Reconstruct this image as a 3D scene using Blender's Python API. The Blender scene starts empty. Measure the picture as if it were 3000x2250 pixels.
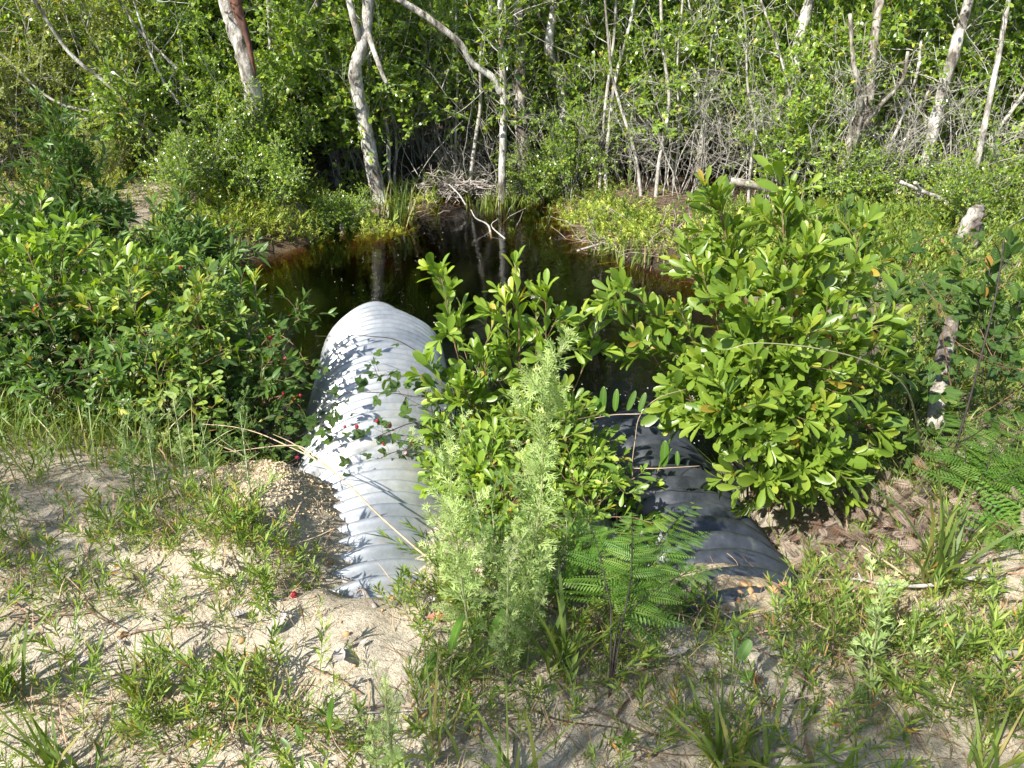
import bpy, math, random
import numpy as np
from mathutils import Vector

# ------------------------------------------------------------------ camera, sky, sun
SC = bpy.context.scene
C = SC.collection
R = math.radians
PITCH = 27.0
CAMZ = 1.6
cam_d = bpy.data.cameras.new('camera'); cam = bpy.data.objects.new('camera', cam_d); C.objects.link(cam)
cam_d.sensor_width = 36; cam_d.lens = 27.0; cam_d.clip_start = 0.05; cam_d.clip_end = 400
cam.location = (0, 0, CAMZ); cam.rotation_euler = (R(90 - PITCH), 0, 0)
SC.camera = cam
SUN = np.array([-0.50, -0.50, 0.70]); SUN = SUN / np.linalg.norm(SUN)
W = bpy.data.worlds.new('World'); SC.world = W; W.use_nodes = True
nt = W.node_tree; bg = nt.nodes['Background']
sky = nt.nodes.new('ShaderNodeTexSky'); sky.sky_type = 'NISHITA'; sky.sun_disc = False
sky.sun_elevation = math.asin(SUN[2]); sky.sun_rotation = math.atan2(SUN[0], SUN[1])
nt.links.new(sky.outputs[0], bg.inputs[0]); bg.inputs[1].default_value = 0.10
sl = bpy.data.lights.new('sun', 'SUN'); sl.energy = 5.0; sl.angle = R(0.5); sl.color = (1.0, 0.955, 0.87)
so = bpy.data.objects.new('sun', sl); C.objects.link(so)
so.rotation_euler = Vector(tuple(SUN)).to_track_quat('Z', 'Y').to_euler()
SC.view_settings.view_transform = 'Standard'; SC.view_settings.look = 'None'
SC.view_settings.exposure = 1.12; SC.view_settings.gamma = 1.0
SC.cycles.max_bounces = 7; SC.cycles.diffuse_bounces = 3; SC.cycles.glossy_bounces = 3
SC.cycles.transparent_max_bounces = 12; SC.cycles.transmission_bounces = 3
SC.cycles.caustics_reflective = False; SC.cycles.caustics_refractive = False
SC.cycles.use_denoising = True

# ------------------------------------------------------------------ helpers: rays, noise, terrain
cp, sp_ = math.cos(R(PITCH)), math.sin(R(PITCH)); FPX = 2250.0
def ray(px, py):
    a = (px - 1500) / FPX; b = (py - 1125) / FPX
    return np.array([a, cp - b * sp_, -sp_ - b * cp])
def P(px, py, Y):
    d = ray(px, py); t = Y / d[1]
    return np.array([0, 0, CAMZ]) + d * t
def PZ(px, py, z):
    d = ray(px, py); t = (z - CAMZ) / d[2]
    return np.array([0, 0, CAMZ]) + d * t
def to_px(x, y, z):
    zc = y * cp - (z - CAMZ) * sp_; yc = -y * sp_ - (z - CAMZ) * cp
    zc = np.where(zc < .05, .05, zc)
    return 1500 + FPX * x / zc, 1125 + FPX * yc / zc

def _hash(ix, iy, s):
    n = np.sin(ix * 127.1 + iy * 311.7 + s * 74.7) * 43758.5453
    return n - np.floor(n)
def vnoise(x, y, s=0):
    ix = np.floor(x); iy = np.floor(y); fx = x - ix; fy = y - iy
    fx = fx * fx * (3 - 2 * fx); fy = fy * fy * (3 - 2 * fy)
    a = _hash(ix, iy, s); b = _hash(ix + 1, iy, s); c = _hash(ix, iy + 1, s); d = _hash(ix + 1, iy + 1, s)
    return (a * (1 - fx) + b * fx) * (1 - fy) + (c * (1 - fx) + d * fx) * fy - .5
def fbm(x, y, s=0, o=4):
    v = 0; a = 1.0; f = 1.0
    for i in range(o):
        v = v + a * vnoise(x * f, y * f, s + i); a *= .5; f *= 2.03
    return v
def sstep(a, b, x):
    t = np.clip((x - a) / (b - a), 0, 1); return t * t * (3 - 2 * t)

WZ = -0.80
POND = [PZ(px, py, WZ)[:2] for px, py in [(700, 770), (800, 742), (900, 722), (1000, 702), (1080, 700), (1165, 690), (1230, 662), (1262, 622),
        (1310, 578), (1440, 570), (1425, 620), (1440, 655), (1500, 690), (1580, 700), (1660, 735), (1770, 748), (1880, 782), (1990, 806), (2120, 850)]]
POND += [np.array(p) for p in [(2.75, 5.7), (2.4, 4.7), (1.7, 3.95), (0.9, 3.75), (0.1, 3.8), (-0.5, 3.9), (-1.35, 4.15), (-2.1, 4.9), (-2.8, 6.0), (-3.1, 6.9)]]
POND = np.array(POND)
def pond_d(x, y):
    x = np.asarray(x, float); y = np.asarray(y, float)
    dmin = np.full(x.shape, 1e9); ins = np.zeros(x.shape, bool)
    n = len(POND)
    for i in range(n):
        ax, ay = POND[i]; bx, by = POND[(i + 1) % n]
        ex, ey = bx - ax, by - ay
        t = np.clip(((x - ax) * ex + (y - ay) * ey) / (ex * ex + ey * ey), 0, 1)
        dmin = np.minimum(dmin, np.hypot(x - ax - t * ex, y - ay - t * ey))
        cr = ((ay > y) != (by > y)) & (x < (bx - ax) * (y - ay) / (by - ay + 1e-12) + ax)
        ins ^= cr
    return np.where(ins, -dmin, dmin)
# culvert axes
PA0, PA1 = np.array([-0.385, 1.5, -0.395]), np.array([-0.875, 4.72, -0.645]); RA = 0.40
PB0, PB1 = np.array([0.80, 1.35, -0.36]), np.array([0.61, 3.45, -0.70]); RB = 0.34
def seg_xy(x, y, a, b):
    e = (b - a)[:2]; t = ((x - a[0]) * e[0] + (y - a[1]) * e[1]) / (e @ e)
    side = ((x - a[0]) * e[1] - (y - a[1]) * e[0]) / math.hypot(*e)
    return t, side
def height(x, y):
    x = np.asarray(x, float); y = np.asarray(y, float)
    d = pond_d(x, y) + 0.12 * fbm(x * 1.7, y * 1.7, 3, 3)
    near = 0.0 - 0.20 * sstep(1.9, 3.2, y) - 0.25 * sstep(3.0, 5.5, y) + 0.02 * np.clip(-x, 0, 4)
    left = -0.25 - 0.02 * (y - 6)
    far = -0.62 + 0.035 * np.clip(y - 10, 0, 30)
    wl = sstep(-1.8, -3.6, x) * sstep(4.5, 6.5, y)
    wf = sstep(6.0, 8.5, y)
    land = near * (1 - wf) + far * wf
    land = land * (1 - wl) + np.maximum(left, far) * wl
    k = 0.42 - .17 * wf
    out = WZ + (land - WZ) * (1 - np.exp(-np.clip(d, 0, None) / k)) + 0.05 * sstep(0, .1, d)
    bar = np.exp(-(((x + 1.35) / .75) ** 2 + ((y - 8.0) / .38) ** 2))
    dep = (0.62 * (1 - np.exp(np.clip(d, None, 0) / .55))) * (1 - .94 * bar)
    z = np.where(d > 0, out, WZ - dep)
    # sand banked over the two culverts
    t, s = seg_xy(x, y, PA0, PA1); yy = y
    z = z + 0.085 * np.exp(-((s + .34) / .16) ** 2) * sstep(2.62, 2.42, yy) * sstep(1.6, 1.9, yy)
    z = z - 0.15 * np.exp(-((s - .05) / .32) ** 2) * sstep(1.66, 1.84, yy)
    z = z - 0.30 * np.exp(-((s + .50) / .30) ** 2) * sstep(2.45, 2.85, yy)
    z = z - 0.16 * np.exp(-((s - .4) / .3) ** 2) * sstep(2.2, 2.9, yy)
    t, s = seg_xy(x, y, PB0, PB1)
    z = z - 0.135 * np.exp(-((s - .03) / .42) ** 2) * sstep(1.45, 1.72, yy)
    z = z - 0.36 * np.exp(-((s - .18) / .52) ** 2) * sstep(1.88, 2.2, yy)
    cz = PB0[2] + (PB1[2] - PB0[2]) * t + np.sqrt(np.clip(RB ** 2 - s ** 2, .01, None)) + .004 + .02 * fbm(x * 6, y * 6, 61, 2)
    wq = np.exp(-((s + .02) / .30) ** 4) * sstep(1.62, 1.74, yy) * sstep(2.12 - .25 * s, 2.02 - .25 * s, yy)
    z = z * (1 - wq) + cz * wq
    z = z - 0.18 * np.exp(-((x - 1.9) / .55) ** 2 - ((y - 2.75) / .45) ** 2)
    z = z - 0.16 * np.exp(-((x - 1.35) / .3) ** 2 - ((y - 2.3) / .25) ** 2)
    z = z + 0.05 * fbm(x * 7, y * 7, 51, 3) * np.exp(-((x + .4) / .4) ** 2 - ((y - 1.75) / .25) ** 2)
    # relief
    far_w = sstep(5, 9, y)
    z = z + fbm(x * 1.3, y * 1.3, 11, 4) * (0.05 + .05 * far_w)
    z = z + fbm(x * 9, y * 9, 21, 3) * 0.018 + np.where(y < 4.5, fbm(x * 22, y * 22, 31, 3) * 0.012, 0)
    return z
def hz(x, y): return float(height(np.array([x]), np.array([y]))[0])
def G(px, py):
    d = ray(px, py); lo = None
    ts = np.concatenate([np.linspace(.8, 5, 400), np.linspace(5, 30, 700)])
    q = np.array([0, 0, CAMZ])[None] + ts[:, None] * d[None]
    below = q[:, 2] < height(q[:, 0], q[:, 1])
    i = int(np.argmax(below)) if below.any() else len(ts) - 1
    return q[i]
def on_ground(x, y, dz=0): return np.array([x, y, hz(x, y) + dz])

# ------------------------------------------------------------------ helpers: meshes
def norm(v): return v / np.maximum(np.linalg.norm(v, axis=-1, keepdims=True), 1e-9)
class MB:
    def __init__(s): s.V = []; s.F = []; s.A = []; s.n = 0
    def add(s, V, F, A=None):
        V = np.asarray(V, np.float32); F = np.asarray(F, np.int64)
        if A is None: A = np.zeros((len(V), 3), np.float32)
        s.V.append(V); s.F.append(F + s.n); s.A.append(np.asarray(A, np.float32)); s.n += len(V)
    def tpl(s): return np.concatenate(s.V), np.concatenate(s.F), np.concatenate(s.A)
    def inst(s, T, pos, M, rnd=None, keep=False):
        V, F, A = T; pos = np.asarray(pos); k = len(pos)
        if k == 0: return
        NV = np.einsum('kij,nj->kni', M, V) + pos[:, None, :]
        NF = (F[None] + (np.arange(k) * len(V))[:, None, None]).reshape(-1, 3)
        NA = np.repeat(A[None], k, 0).copy()
        if rnd is not None: NA[:, :, 2] = np.mod(NA[:, :, 2] + np.asarray(rnd)[:, None], 1.0) if not keep else rnd[:, None]
        s.add(NV.reshape(-1, 3), NF, NA.reshape(-1, 3))
    def tube(s, pts, rad, n=6, rnd=0.0, cap=True, rough=0.0, rng=None):
        pts = np.asarray(pts, float); m = len(pts); rad = np.broadcast_to(np.asarray(rad, float), (m,))
        T = np.gradient(pts, axis=0); T = norm(T)
        ref = np.array([0.31, 0.87, 0.12]) if abs(T[0] @ np.array([.31, .87, .12])) < .9 else np.array([1., 0, 0])
        U = norm(np.cross(T, ref)); Vv = np.cross(T, U)
        a = np.linspace(0, 2 * np.pi, n, endpoint=False)
        rr = rad[:, None] * np.ones((m, n))
        if rough and rng is not None:
            rr = rr * (1 + rough * rng.normal(0, 1, (m, n)))
        ring = pts[:, None] + rr[..., None] * (np.cos(a)[None, :, None] * U[:, None] + np.sin(a)[None, :, None] * Vv[:, None])
        V = ring.reshape(-1, 3); F = []
        i = np.arange(m - 1)[:, None] * n; j = np.arange(n)[None]; j2 = (j + 1) % n
        q = np.stack([i + j, i + j2, i + n + j2, i + n + j], -1).reshape(-1, 4)
        F = np.concatenate([q[:, [0, 1, 2]], q[:, [0, 2, 3]]])
        if cap:
            V = np.concatenate([V, pts[:1], pts[-1:]])
            c0 = np.stack([np.full(n, m * n), (np.arange(n) + 1) % n, np.arange(n)], 1)
            b = (m - 1) * n
            c1 = np.stack([np.full(n, m * n + 1), b + np.arange(n), b + (np.arange(n) + 1) % n], 1)
            F = np.concatenate([F, c0, c1])
        A = np.zeros((len(V), 3)); A[:, 2] = rnd
        s.add(V, F, A)
    def mesh(s, name, mat, smooth=False):
        V, F, A = s.tpl(); me = bpy.data.meshes.new(name)
        me.vertices.add(len(V)); me.vertices.foreach_set('co', V.astype(np.float32).ravel())
        me.loops.add(len(F) * 3); me.polygons.add(len(F))
        me.loops.foreach_set('vertex_index', F.astype(np.int32).ravel())
        me.polygons.foreach_set('loop_start', np.arange(0, len(F) * 3, 3, dtype=np.int32))
        try: me.polygons.foreach_set('loop_total', np.full(len(F), 3, dtype=np.int32))
        except Exception: pass
        if smooth: me.polygons.foreach_set('use_smooth', np.ones(len(F), dtype=bool))
        at = me.attributes.new('lf', 'FLOAT_VECTOR', 'POINT'); at.data.foreach_set('vector', A.astype(np.float32).ravel())
        me.update(calc_edges=True); me.materials.append(mat)
        return me
    def build(s, name, mat, parent=None, smooth=False):
        o = bpy.data.objects.new(name, s.mesh(name, mat, smooth)); C.objects.link(o)
        if parent is not None: o.parent = parent
        return o
def tag(o, label=None, cat=None, group=None, kind=None):
    if label: o['label'] = label
    if cat: o['category'] = cat
    if group: o['group'] = group
    if kind: o['kind'] = kind
    return o
def empty(name, loc=(0, 0, 0), label=None, cat=None, group=None, rz=0):
    o = bpy.data.objects.new(name, None); o.empty_display_size = .1; C.objects.link(o)
    o.location = tuple(map(float, loc)); o.rotation_euler.z = rz
    return tag(o, label, cat, group)
def rebase(mb, loc):
    for i in range(len(mb.V)): mb.V[i] = (mb.V[i] - np.asarray(loc, np.float32)).astype(np.float32)
    return mb
def copy_tree(root, loc, rz, sc=1.0, label=None, group=None):
    r = root.copy(); C.objects.link(r); r.location = tuple(map(float, loc)); r.rotation_euler.z = rz
    r.scale = (sc, sc, sc) if np.isscalar(sc) else sc
    if label: r['label'] = label
    if group: r['group'] = group
    for ch in root.children:
        c = ch.copy(); C.objects.link(c); c.parent = r
        for g in ch.children:
            d = g.copy(); C.objects.link(d); d.parent = c
    return r

# ------------------------------------------------------------------ helpers: materials
def nodes(name):
    m = bpy.data.materials.new(name); m.use_nodes = True; t = m.node_tree
    return m, t, t.nodes['Principled BSDF'], t.nodes['Material Output']
def ramp(t, cols, pos=None, interp='LINEAR'):
    r = t.nodes.new('ShaderNodeValToRGB'); e = r.color_ramp.elements; r.color_ramp.interpolation = interp
    n = len(cols); pos = pos or [i / (n - 1) for i in range(n)]
    while len(e) < n: e.new(.5)
    for i in range(n): e[i].position = pos[i]; e[i].color = (*cols[i], 1)
    return r
def noise(t, scale, detail=4, rough=.6, coord=None, vec_scale=None):
    n = t.nodes.new('ShaderNodeTexNoise'); n.inputs['Scale'].default_value = scale
    n.inputs['Detail'].default_value = detail; n.inputs['Roughness'].default_value = rough
    tc = t.nodes.new('ShaderNodeTexCoord'); src = tc.outputs[coord or 'Object']
    if vec_scale:
        mp = t.nodes.new('ShaderNodeMapping'); mp.inputs['Scale'].default_value = vec_scale
        t.links.new(src, mp.inputs[0]); src = mp.outputs[0]
    t.links.new(src, n.inputs['Vector']); return n
def bump(t, h, strength, dist, bsdf):
    b = t.nodes.new('ShaderNodeBump'); b.inputs['Strength'].default_value = strength; b.inputs['Distance'].default_value = dist
    t.links.new(h, b.inputs['Height']); t.links.new(b.outputs[0], bsdf.inputs['Normal']); return b
def mixc(t, a, b, f, mode='MIX'):
    m = t.nodes.new('ShaderNodeMix'); m.data_type = 'RGBA'; m.blend_type = mode
    for s, i in ((f, 0), (a, 6), (b, 7)):
        if hasattr(s, 'is_linked'): t.links.new(s, m.inputs[i])
        elif i == 0: m.inputs[0].default_value = s
        else: m.inputs[i].default_value = (*s, 1)
    return m.outputs[2]
def leaf_mat(name, cols, pos=None, trans=.38, rough=.42, rib=0.35, vein=0.0, spec=.5):
    m, t, b, out = nodes(name)
    at = t.nodes.new('ShaderNodeAttribute'); at.attribute_name = 'lf'
    sx = t.nodes.new('ShaderNodeSeparateXYZ'); t.links.new(at.outputs['Vector'], sx.inputs[0])
    cols = [(c_[0] * 1.22, c_[1] * 1.04, c_[2]) for c_ in cols]
    r = ramp(t, cols, pos); t.links.new(sx.outputs[2], r.inputs[0]); col = r.outputs[0]
    if rib:
        ab = t.nodes.new('ShaderNodeMath'); ab.operation = 'ABSOLUTE'; t.links.new(sx.outputs[1], ab.inputs[0])
        lt = t.nodes.new('ShaderNodeMapRange'); lt.inputs[1].default_value = .0; lt.inputs[2].default_value = .09
        lt.inputs[3].default_value = rib; lt.inputs[4].default_value = 0
        t.links.new(ab.outputs[0], lt.inputs[0])
        col = mixc(t, col, (.20, .27, .08), lt.outputs[0])
        if vein:
            ml = t.nodes.new('ShaderNodeMath'); ml.operation = 'MULTIPLY_ADD'; ml.inputs[1].default_value = -.55
            t.links.new(ab.outputs[0], ml.inputs[0]); t.links.new(sx.outputs[0], ml.inputs[2])
            si = t.nodes.new('ShaderNodeMath'); si.operation = 'MULTIPLY'; si.inputs[1].default_value = 62; t.links.new(ml.outputs[0], si.inputs[0])
            s2 = t.nodes.new('ShaderNodeMath'); s2.operation = 'SINE'; t.links.new(si.outputs[0], s2.inputs[0])
            bump(t, s2.outputs[0], vein, .002, b)
    oi = t.nodes.new('ShaderNodeObjectInfo')
    hv = t.nodes.new('ShaderNodeHueSaturation')
    mr = t.nodes.new('ShaderNodeMapRange'); mr.inputs[3].default_value = .82; mr.inputs[4].default_value = 1.2
    t.links.new(oi.outputs['Random'], mr.inputs[0]); t.links.new(mr.outputs[0], hv.inputs['Value']); t.links.new(col, hv.inputs['Color'])
    col = hv.outputs[0]
    t.links.new(col, b.inputs['Base Color']); b.inputs['Roughness'].default_value = rough
    b.inputs['Specular IOR Level'].default_value = spec
    tr = t.nodes.new('ShaderNodeBsdfTranslucent')
    tc = mixc(t, col, (1.5, 1.55, .35), 1.0, 'MULTIPLY'); t.links.new(tc, tr.inputs[0])
    mx = t.nodes.new('ShaderNodeMixShader'); mx.inputs[0].default_value = trans
    t.links.new(b.outputs[0], mx.inputs[1]); t.links.new(tr.outputs[0], mx.inputs[2]); t.links.new(mx.outputs[0], out.inputs[0])
    return m
def plain_mat(name, c0, c1, scale=20, rough=.7, bmp=.3, vs=None, metal=0, pos=None, dist=.01):
    m, t, b, out = nodes(name)
    n = noise(t, scale, 5, .65, 'Object', vs)
    r = ramp(t, [c0, c1], pos or [.35, .65]); t.links.new(n.outputs[0], r.inputs[0])
    t.links.new(r.outputs[0], b.inputs['Base Color']); b.inputs['Roughness'].default_value = rough
    b.inputs['Metallic'].default_value = metal
    if bmp: bump(t, n.outputs[0], bmp, dist, b)
    return m

M = {}
M['thicket'] = leaf_mat('thicket_leaf', [(.08, .17, .03), (.15, .28, .04), (.24, .38, .055), (.34, .44, .07), (.42, .36, .06)], [0, .35, .7, .95, 1], trans=.42, rough=.28, rib=0, spec=.7)
M['olive'] = leaf_mat('olive_leaf', [(.12, .18, .03), (.19, .27, .045), (.26, .33, .06), (.32, .26, .08)], [0, .4, .85, 1], trans=.35, rough=.5, rib=0)
M['deep'] = leaf_mat('deep_shade_leaf', [(.03, .08, .018), (.05, .12, .022), (.08, .16, .03)], trans=.32, rough=.35, rib=0)  # thicket leaf darkened so the wood's inner shade is in the colour
M['bay'] = leaf_mat('bay_leaf', [(.09, .19, .03), (.15, .28, .035), (.22, .36, .045), (.33, .42, .06), (.36, .22, .05)], [0, .45, .84, .975, 1], trans=.36, rough=.36, rib=.35)
M['bay_dull'] = leaf_mat('dull_leaf', [(.075, .16, .035), (.135, .24, .045), (.21, .32, .055), (.36, .40, .08), (.34, .22, .06)], [0, .4, .8, .97, 1], trans=.34, rough=.5, rib=.3, spec=.35)
M['myrtle'] = leaf_mat('myrtle_leaf', [(.05, .125, .028), (.08, .18, .035), (.13, .25, .045)], trans=.33, rough=.4, rib=.3)
M['bramble'] = leaf_mat('bramble_leaf', [(.035, .10, .02), (.06, .14, .025), (.09, .19, .03), (.28, .16, .03)], [0, .5, .94, 1], trans=.3, rough=.5, rib=.35, vein=.7)
M['vine'] = leaf_mat('vine_leaf', [(.06, .16, .018), (.085, .21, .022)], trans=.42, rough=.4, rib=.5)
M['fennel'] = leaf_mat('fennel_leaf', [(.20, .34, .11), (.29, .44, .17), (.39, .54, .24)], trans=.3, rough=.65, rib=0, spec=.2)
M['fennel_dim'] = leaf_mat('shaded_feathery_leaf', [(.06, .14, .04), (.10, .20, .06), (.16, .28, .08)], trans=.3, rough=.65, rib=0, spec=.2)  # darker copy of the feathery leaf, shade put into its colour
M['fern'] = leaf_mat('fern_leaf', [(.07, .18, .03), (.11, .25, .04), (.18, .32, .06)], trans=.42, rough=.5, rib=0)
M['dead_fern'] = leaf_mat('dead_fern_leaf', [(.10, .085, .07), (.26, .235, .20), (.36, .33, .28), (.12, .07, .04)], trans=.1, rough=.8, rib=0, spec=.1)
M['weed'] = leaf_mat('weed_leaf', [(.075, .15, .03), (.14, .25, .04), (.23, .34, .06), (.36, .22, .07)], [0, .45, .93, 1], trans=.38, rough=.5, rib=0)
M['grass'] = leaf_mat('grass_blade', [(.08, .15, .03), (.13, .22, .045), (.2, .28, .06), (.34, .29, .14)], [0, .5, .9, 1], trans=.35, rough=.45, rib=0)
M['straw'] = leaf_mat('straw_blade', [(.07, .05, .035), (.24, .18, .12), (.42, .35, .25), (.06, .045, .03)], trans=.12, rough=.75, rib=0, spec=.15)
M['moss'] = leaf_mat('moss_leaf', [(.14, .24, .04), (.27, .38, .07), (.42, .50, .14)], trans=.35, rough=.6, rib=0)
M['twig'] = plain_mat('pale_twig_bark', (.20, .18, .15), (.52, .49, .44), 30, .8, .2)
M['brown_twig'] = plain_mat('brown_twig_bark', (.10, .06, .035), (.24, .14, .08), 60, .7, .1)
M['dark_twig'] = plain_mat('dark_twig_bark', (.018, .014, .012), (.05, .035, .03), 60, .6, .1)
M['green_stem'] = plain_mat('green_stem', (.16, .19, .08), (.28, .27, .14), 40, .6, .1)
M['tan_stem'] = plain_mat('tan_stem', (.33, .24, .15), (.5, .38, .26), 40, .7, .1)
M['dead_wood'] = plain_mat('dead_wood', (.16, .13, .11), (.42, .38, .34), 14, .85, .6, (1, 1, .3))
def bark_mat(name, dark, mid, pale, scale=9):
    m, t, b, out = nodes(name)
    n1 = noise(t, scale, 6, .7, 'Object', (1, 1, .45)); r = ramp(t, [dark, mid, pale, tuple(min(1, c * 1.2) for c in pale)], [.38, .49, .57, .75])
    t.links.new(n1.outputs[0], r.inputs[0])
    n2 = noise(t, scale * 7, 5, .7, 'Object', (1, 1, .35)); r2 = ramp(t, [(.45, .43, .4), (1, 1, 1)], [.36, .52]); t.links.new(n2.outputs[0], r2.inputs[0])
    t.links.new(mixc(t, r.outputs[0], r2.outputs[0], .8, 'MULTIPLY'), b.inputs['Base Color'])
    b.inputs['Roughness'].default_value = .85
    ad = t.nodes.new('ShaderNodeMath'); ad.operation = 'ADD'; t.links.new(n1.outputs[0], ad.inputs[0]); t.links.new(n2.outputs[0], ad.inputs[1])
    bump(t, ad.outputs[0], .8, .02, b); return m
M['bark_pale'] = bark_mat('pale_mottled_bark', (.10, .085, .07), (.38, .35, .31), (.62, .60, .56), 7)
M['bark_grey'] = bark_mat('grey_bark', (.07, .055, .045), (.20, .17, .14), (.42, .39, .34))
M['bark_red'] = plain_mat('red_peeled_wood', (.06, .03, .022), (.24, .10, .065), 10, .8, .5, (1, 1, .3))

# ------------------------------------------------------------------ ground
def axis(parts):
    out = []
    for a, b, s in parts:
        n = max(1, int(round((b - a) / s))); out += list(np.linspace(a, b, n, endpoint=False))
    return np.array(out + [parts[-1][1]])
xs = axis([(-90, -20, 5), (-20, -8, .6), (-8, -3, .12), (-3, 3, .022), (3, 8, .12), (8, 20, .6), (20, 90, 5)])
ys = axis([(-30, -4, 4), (-4, .8, .3), (.8, 4.4, .022), (4.4, 12, .08), (12, 24, .5), (24, 120, 6)])
X, Y = np.meshgrid(xs, ys); Z = height(X, Y)
V = np.stack([X, Y, Z], -1).reshape(-1, 3); nx = len(xs)
i = (np.arange(len(ys) - 1)[:, None] * nx + np.arange(nx - 1)[None]).ravel()
F = np.concatenate([np.stack([i, i + 1, i + nx + 1], 1), np.stack([i, i + nx + 1, i + nx], 1)])
# lf = (organic litter cover with some painted shade, wet mud / pond bed, orange earth)
D = pond_d(X, Y)
litter_shade = np.maximum(sstep(8.6, 9.6, Y) * .95, sstep(6.2, 7.2, Y) * (.75 + .25 * sstep(-.5, .5, X)) * (1 - .6 * np.exp(-((X + 3.6) / .7) ** 2 - ((Y - 8.3) / .9) ** 2)) * sstep(-7., -4.5, X))
litter_shade = np.maximum(litter_shade, sstep(3.0, 3.5, Y) * sstep(-1.5, .4, X) * .75 * sstep(5.5, 4.8, Y))
litter_shade = np.maximum(litter_shade, np.exp(-((X - 2.1) / .9) ** 2 - ((Y - 2.9) / .5) ** 2))
litter_shade = np.maximum(litter_shade, .9 * np.exp(-((X - 1.55) / .55) ** 2 - ((Y - 2.4) / .3) ** 2))  # bracken litter, darkened further to paint the shade under the right shrub
litter_shade = np.maximum(litter_shade, sstep(2.3, 3.2, X) * sstep(2.3, 3.4, Y) * .7)
litter_shade = np.maximum(litter_shade, .75 * np.exp(-((X + 2.0) / .9) ** 2 - ((Y - 3.3) / .7) ** 2))
wet = sstep(.30, .1, D)
org = np.exp(-((X + .85) / .35) ** 2 - ((Y - 2.6) / .4) ** 2) + .8 * np.exp(-((X - 1.0) / .4) ** 2 - ((Y - 1.9) / .25) ** 2) + np.exp(-((X + 1.35) / .9) ** 2 - ((Y - 8.0) / .5) ** 2)
A = np.stack([litter_shade, wet, np.clip(org, 0, 1)], -1).reshape(-1, 3)
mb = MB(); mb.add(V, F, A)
m, t, b, out = nodes('sandy_earth')
at = t.nodes.new('ShaderNodeAttribute'); at.attribute_name = 'lf'; sx = t.nodes.new('ShaderNodeSeparateXYZ'); t.links.new(at.outputs['Vector'], sx.inputs[0])
n1 = noise(t, 2.6, 8, .65); n2 = noise(t, 60, 6, .7); n3 = noise(t, 11, 6, .7)
sand = ramp(t, [(.52, .44, .325), (.72, .635, .495), (.80, .73, .60)], [.3, .5, .72]); t.links.new(n1.outputs[0], sand.inputs[0])
gr = ramp(t, [(.42, .38, .33), (1, 1, 1)], [.33, .5]); t.links.new(n2.outputs[0], gr.inputs[0])
c = mixc(t, sand.outputs[0], gr.outputs[0], .6, 'MULTIPLY')
n4 = noise(t, 260, 3, .8); g4 = ramp(t, [(.42, .37, .31), (.93, .91, .88), (1, 1, 1)], [.30, .44, .55]); t.links.new(n4.outputs[0], g4.inputs[0])
c = mixc(t, c, g4.outputs[0], .7, 'MULTIPLY')
orr = ramp(t, [(.36, .22, .10), (.60, .46, .26)], [.35, .6]); t.links.new(n3.outputs[0], orr.inputs[0])
c = mixc(t, c, orr.outputs[0], sx.outputs[2])
dk = ramp(t, [(0, 0, 0), (1, 1, 1)], [.56, .66]); t.links.new(n3.outputs[0], dk.inputs[0])
dm = t.nodes.new('ShaderNodeMath'); dm.operation = 'MULTIPLY'; dm.inputs[1].default_value = .55; t.links.new(dk.outputs[0], dm.inputs[0])
c = mixc(t, c, (.14, .10, .065), dm.outputs[0])
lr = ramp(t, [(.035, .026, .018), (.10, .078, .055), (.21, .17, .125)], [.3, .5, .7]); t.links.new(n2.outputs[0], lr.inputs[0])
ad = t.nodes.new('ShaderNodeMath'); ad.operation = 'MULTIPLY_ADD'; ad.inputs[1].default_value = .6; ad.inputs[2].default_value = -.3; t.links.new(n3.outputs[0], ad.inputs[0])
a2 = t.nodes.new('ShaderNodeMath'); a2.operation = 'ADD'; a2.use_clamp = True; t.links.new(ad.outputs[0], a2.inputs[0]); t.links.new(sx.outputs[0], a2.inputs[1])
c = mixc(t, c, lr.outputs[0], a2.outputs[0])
wf_ = t.nodes.new('ShaderNodeMath'); wf_.operation = 'MULTIPLY'; wf_.inputs[1].default_value = .72; t.links.new(sx.outputs[1], wf_.inputs[0])
c = mixc(t, c, mixc(t, (.034, .025, .015), (.40, .23, .09), sx.outputs[2]), wf_.outputs[0])
t.links.new(c, b.inputs['Base Color']); b.inputs['Roughness'].default_value = .95; b.inputs['Specular IOR Level'].default_value = .15
ad3 = t.nodes.new('ShaderNodeMath'); ad3.operation = 'MULTIPLY_ADD'; ad3.inputs[1].default_value = .35; t.links.new(n4.outputs[0], ad3.inputs[0]); t.links.new(n2.outputs[0], ad3.inputs[2])
bump(t, ad3.outputs[0], 1.0, .02, b)
tag(mb.build('ground', m, smooth=True), kind='structure')

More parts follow.
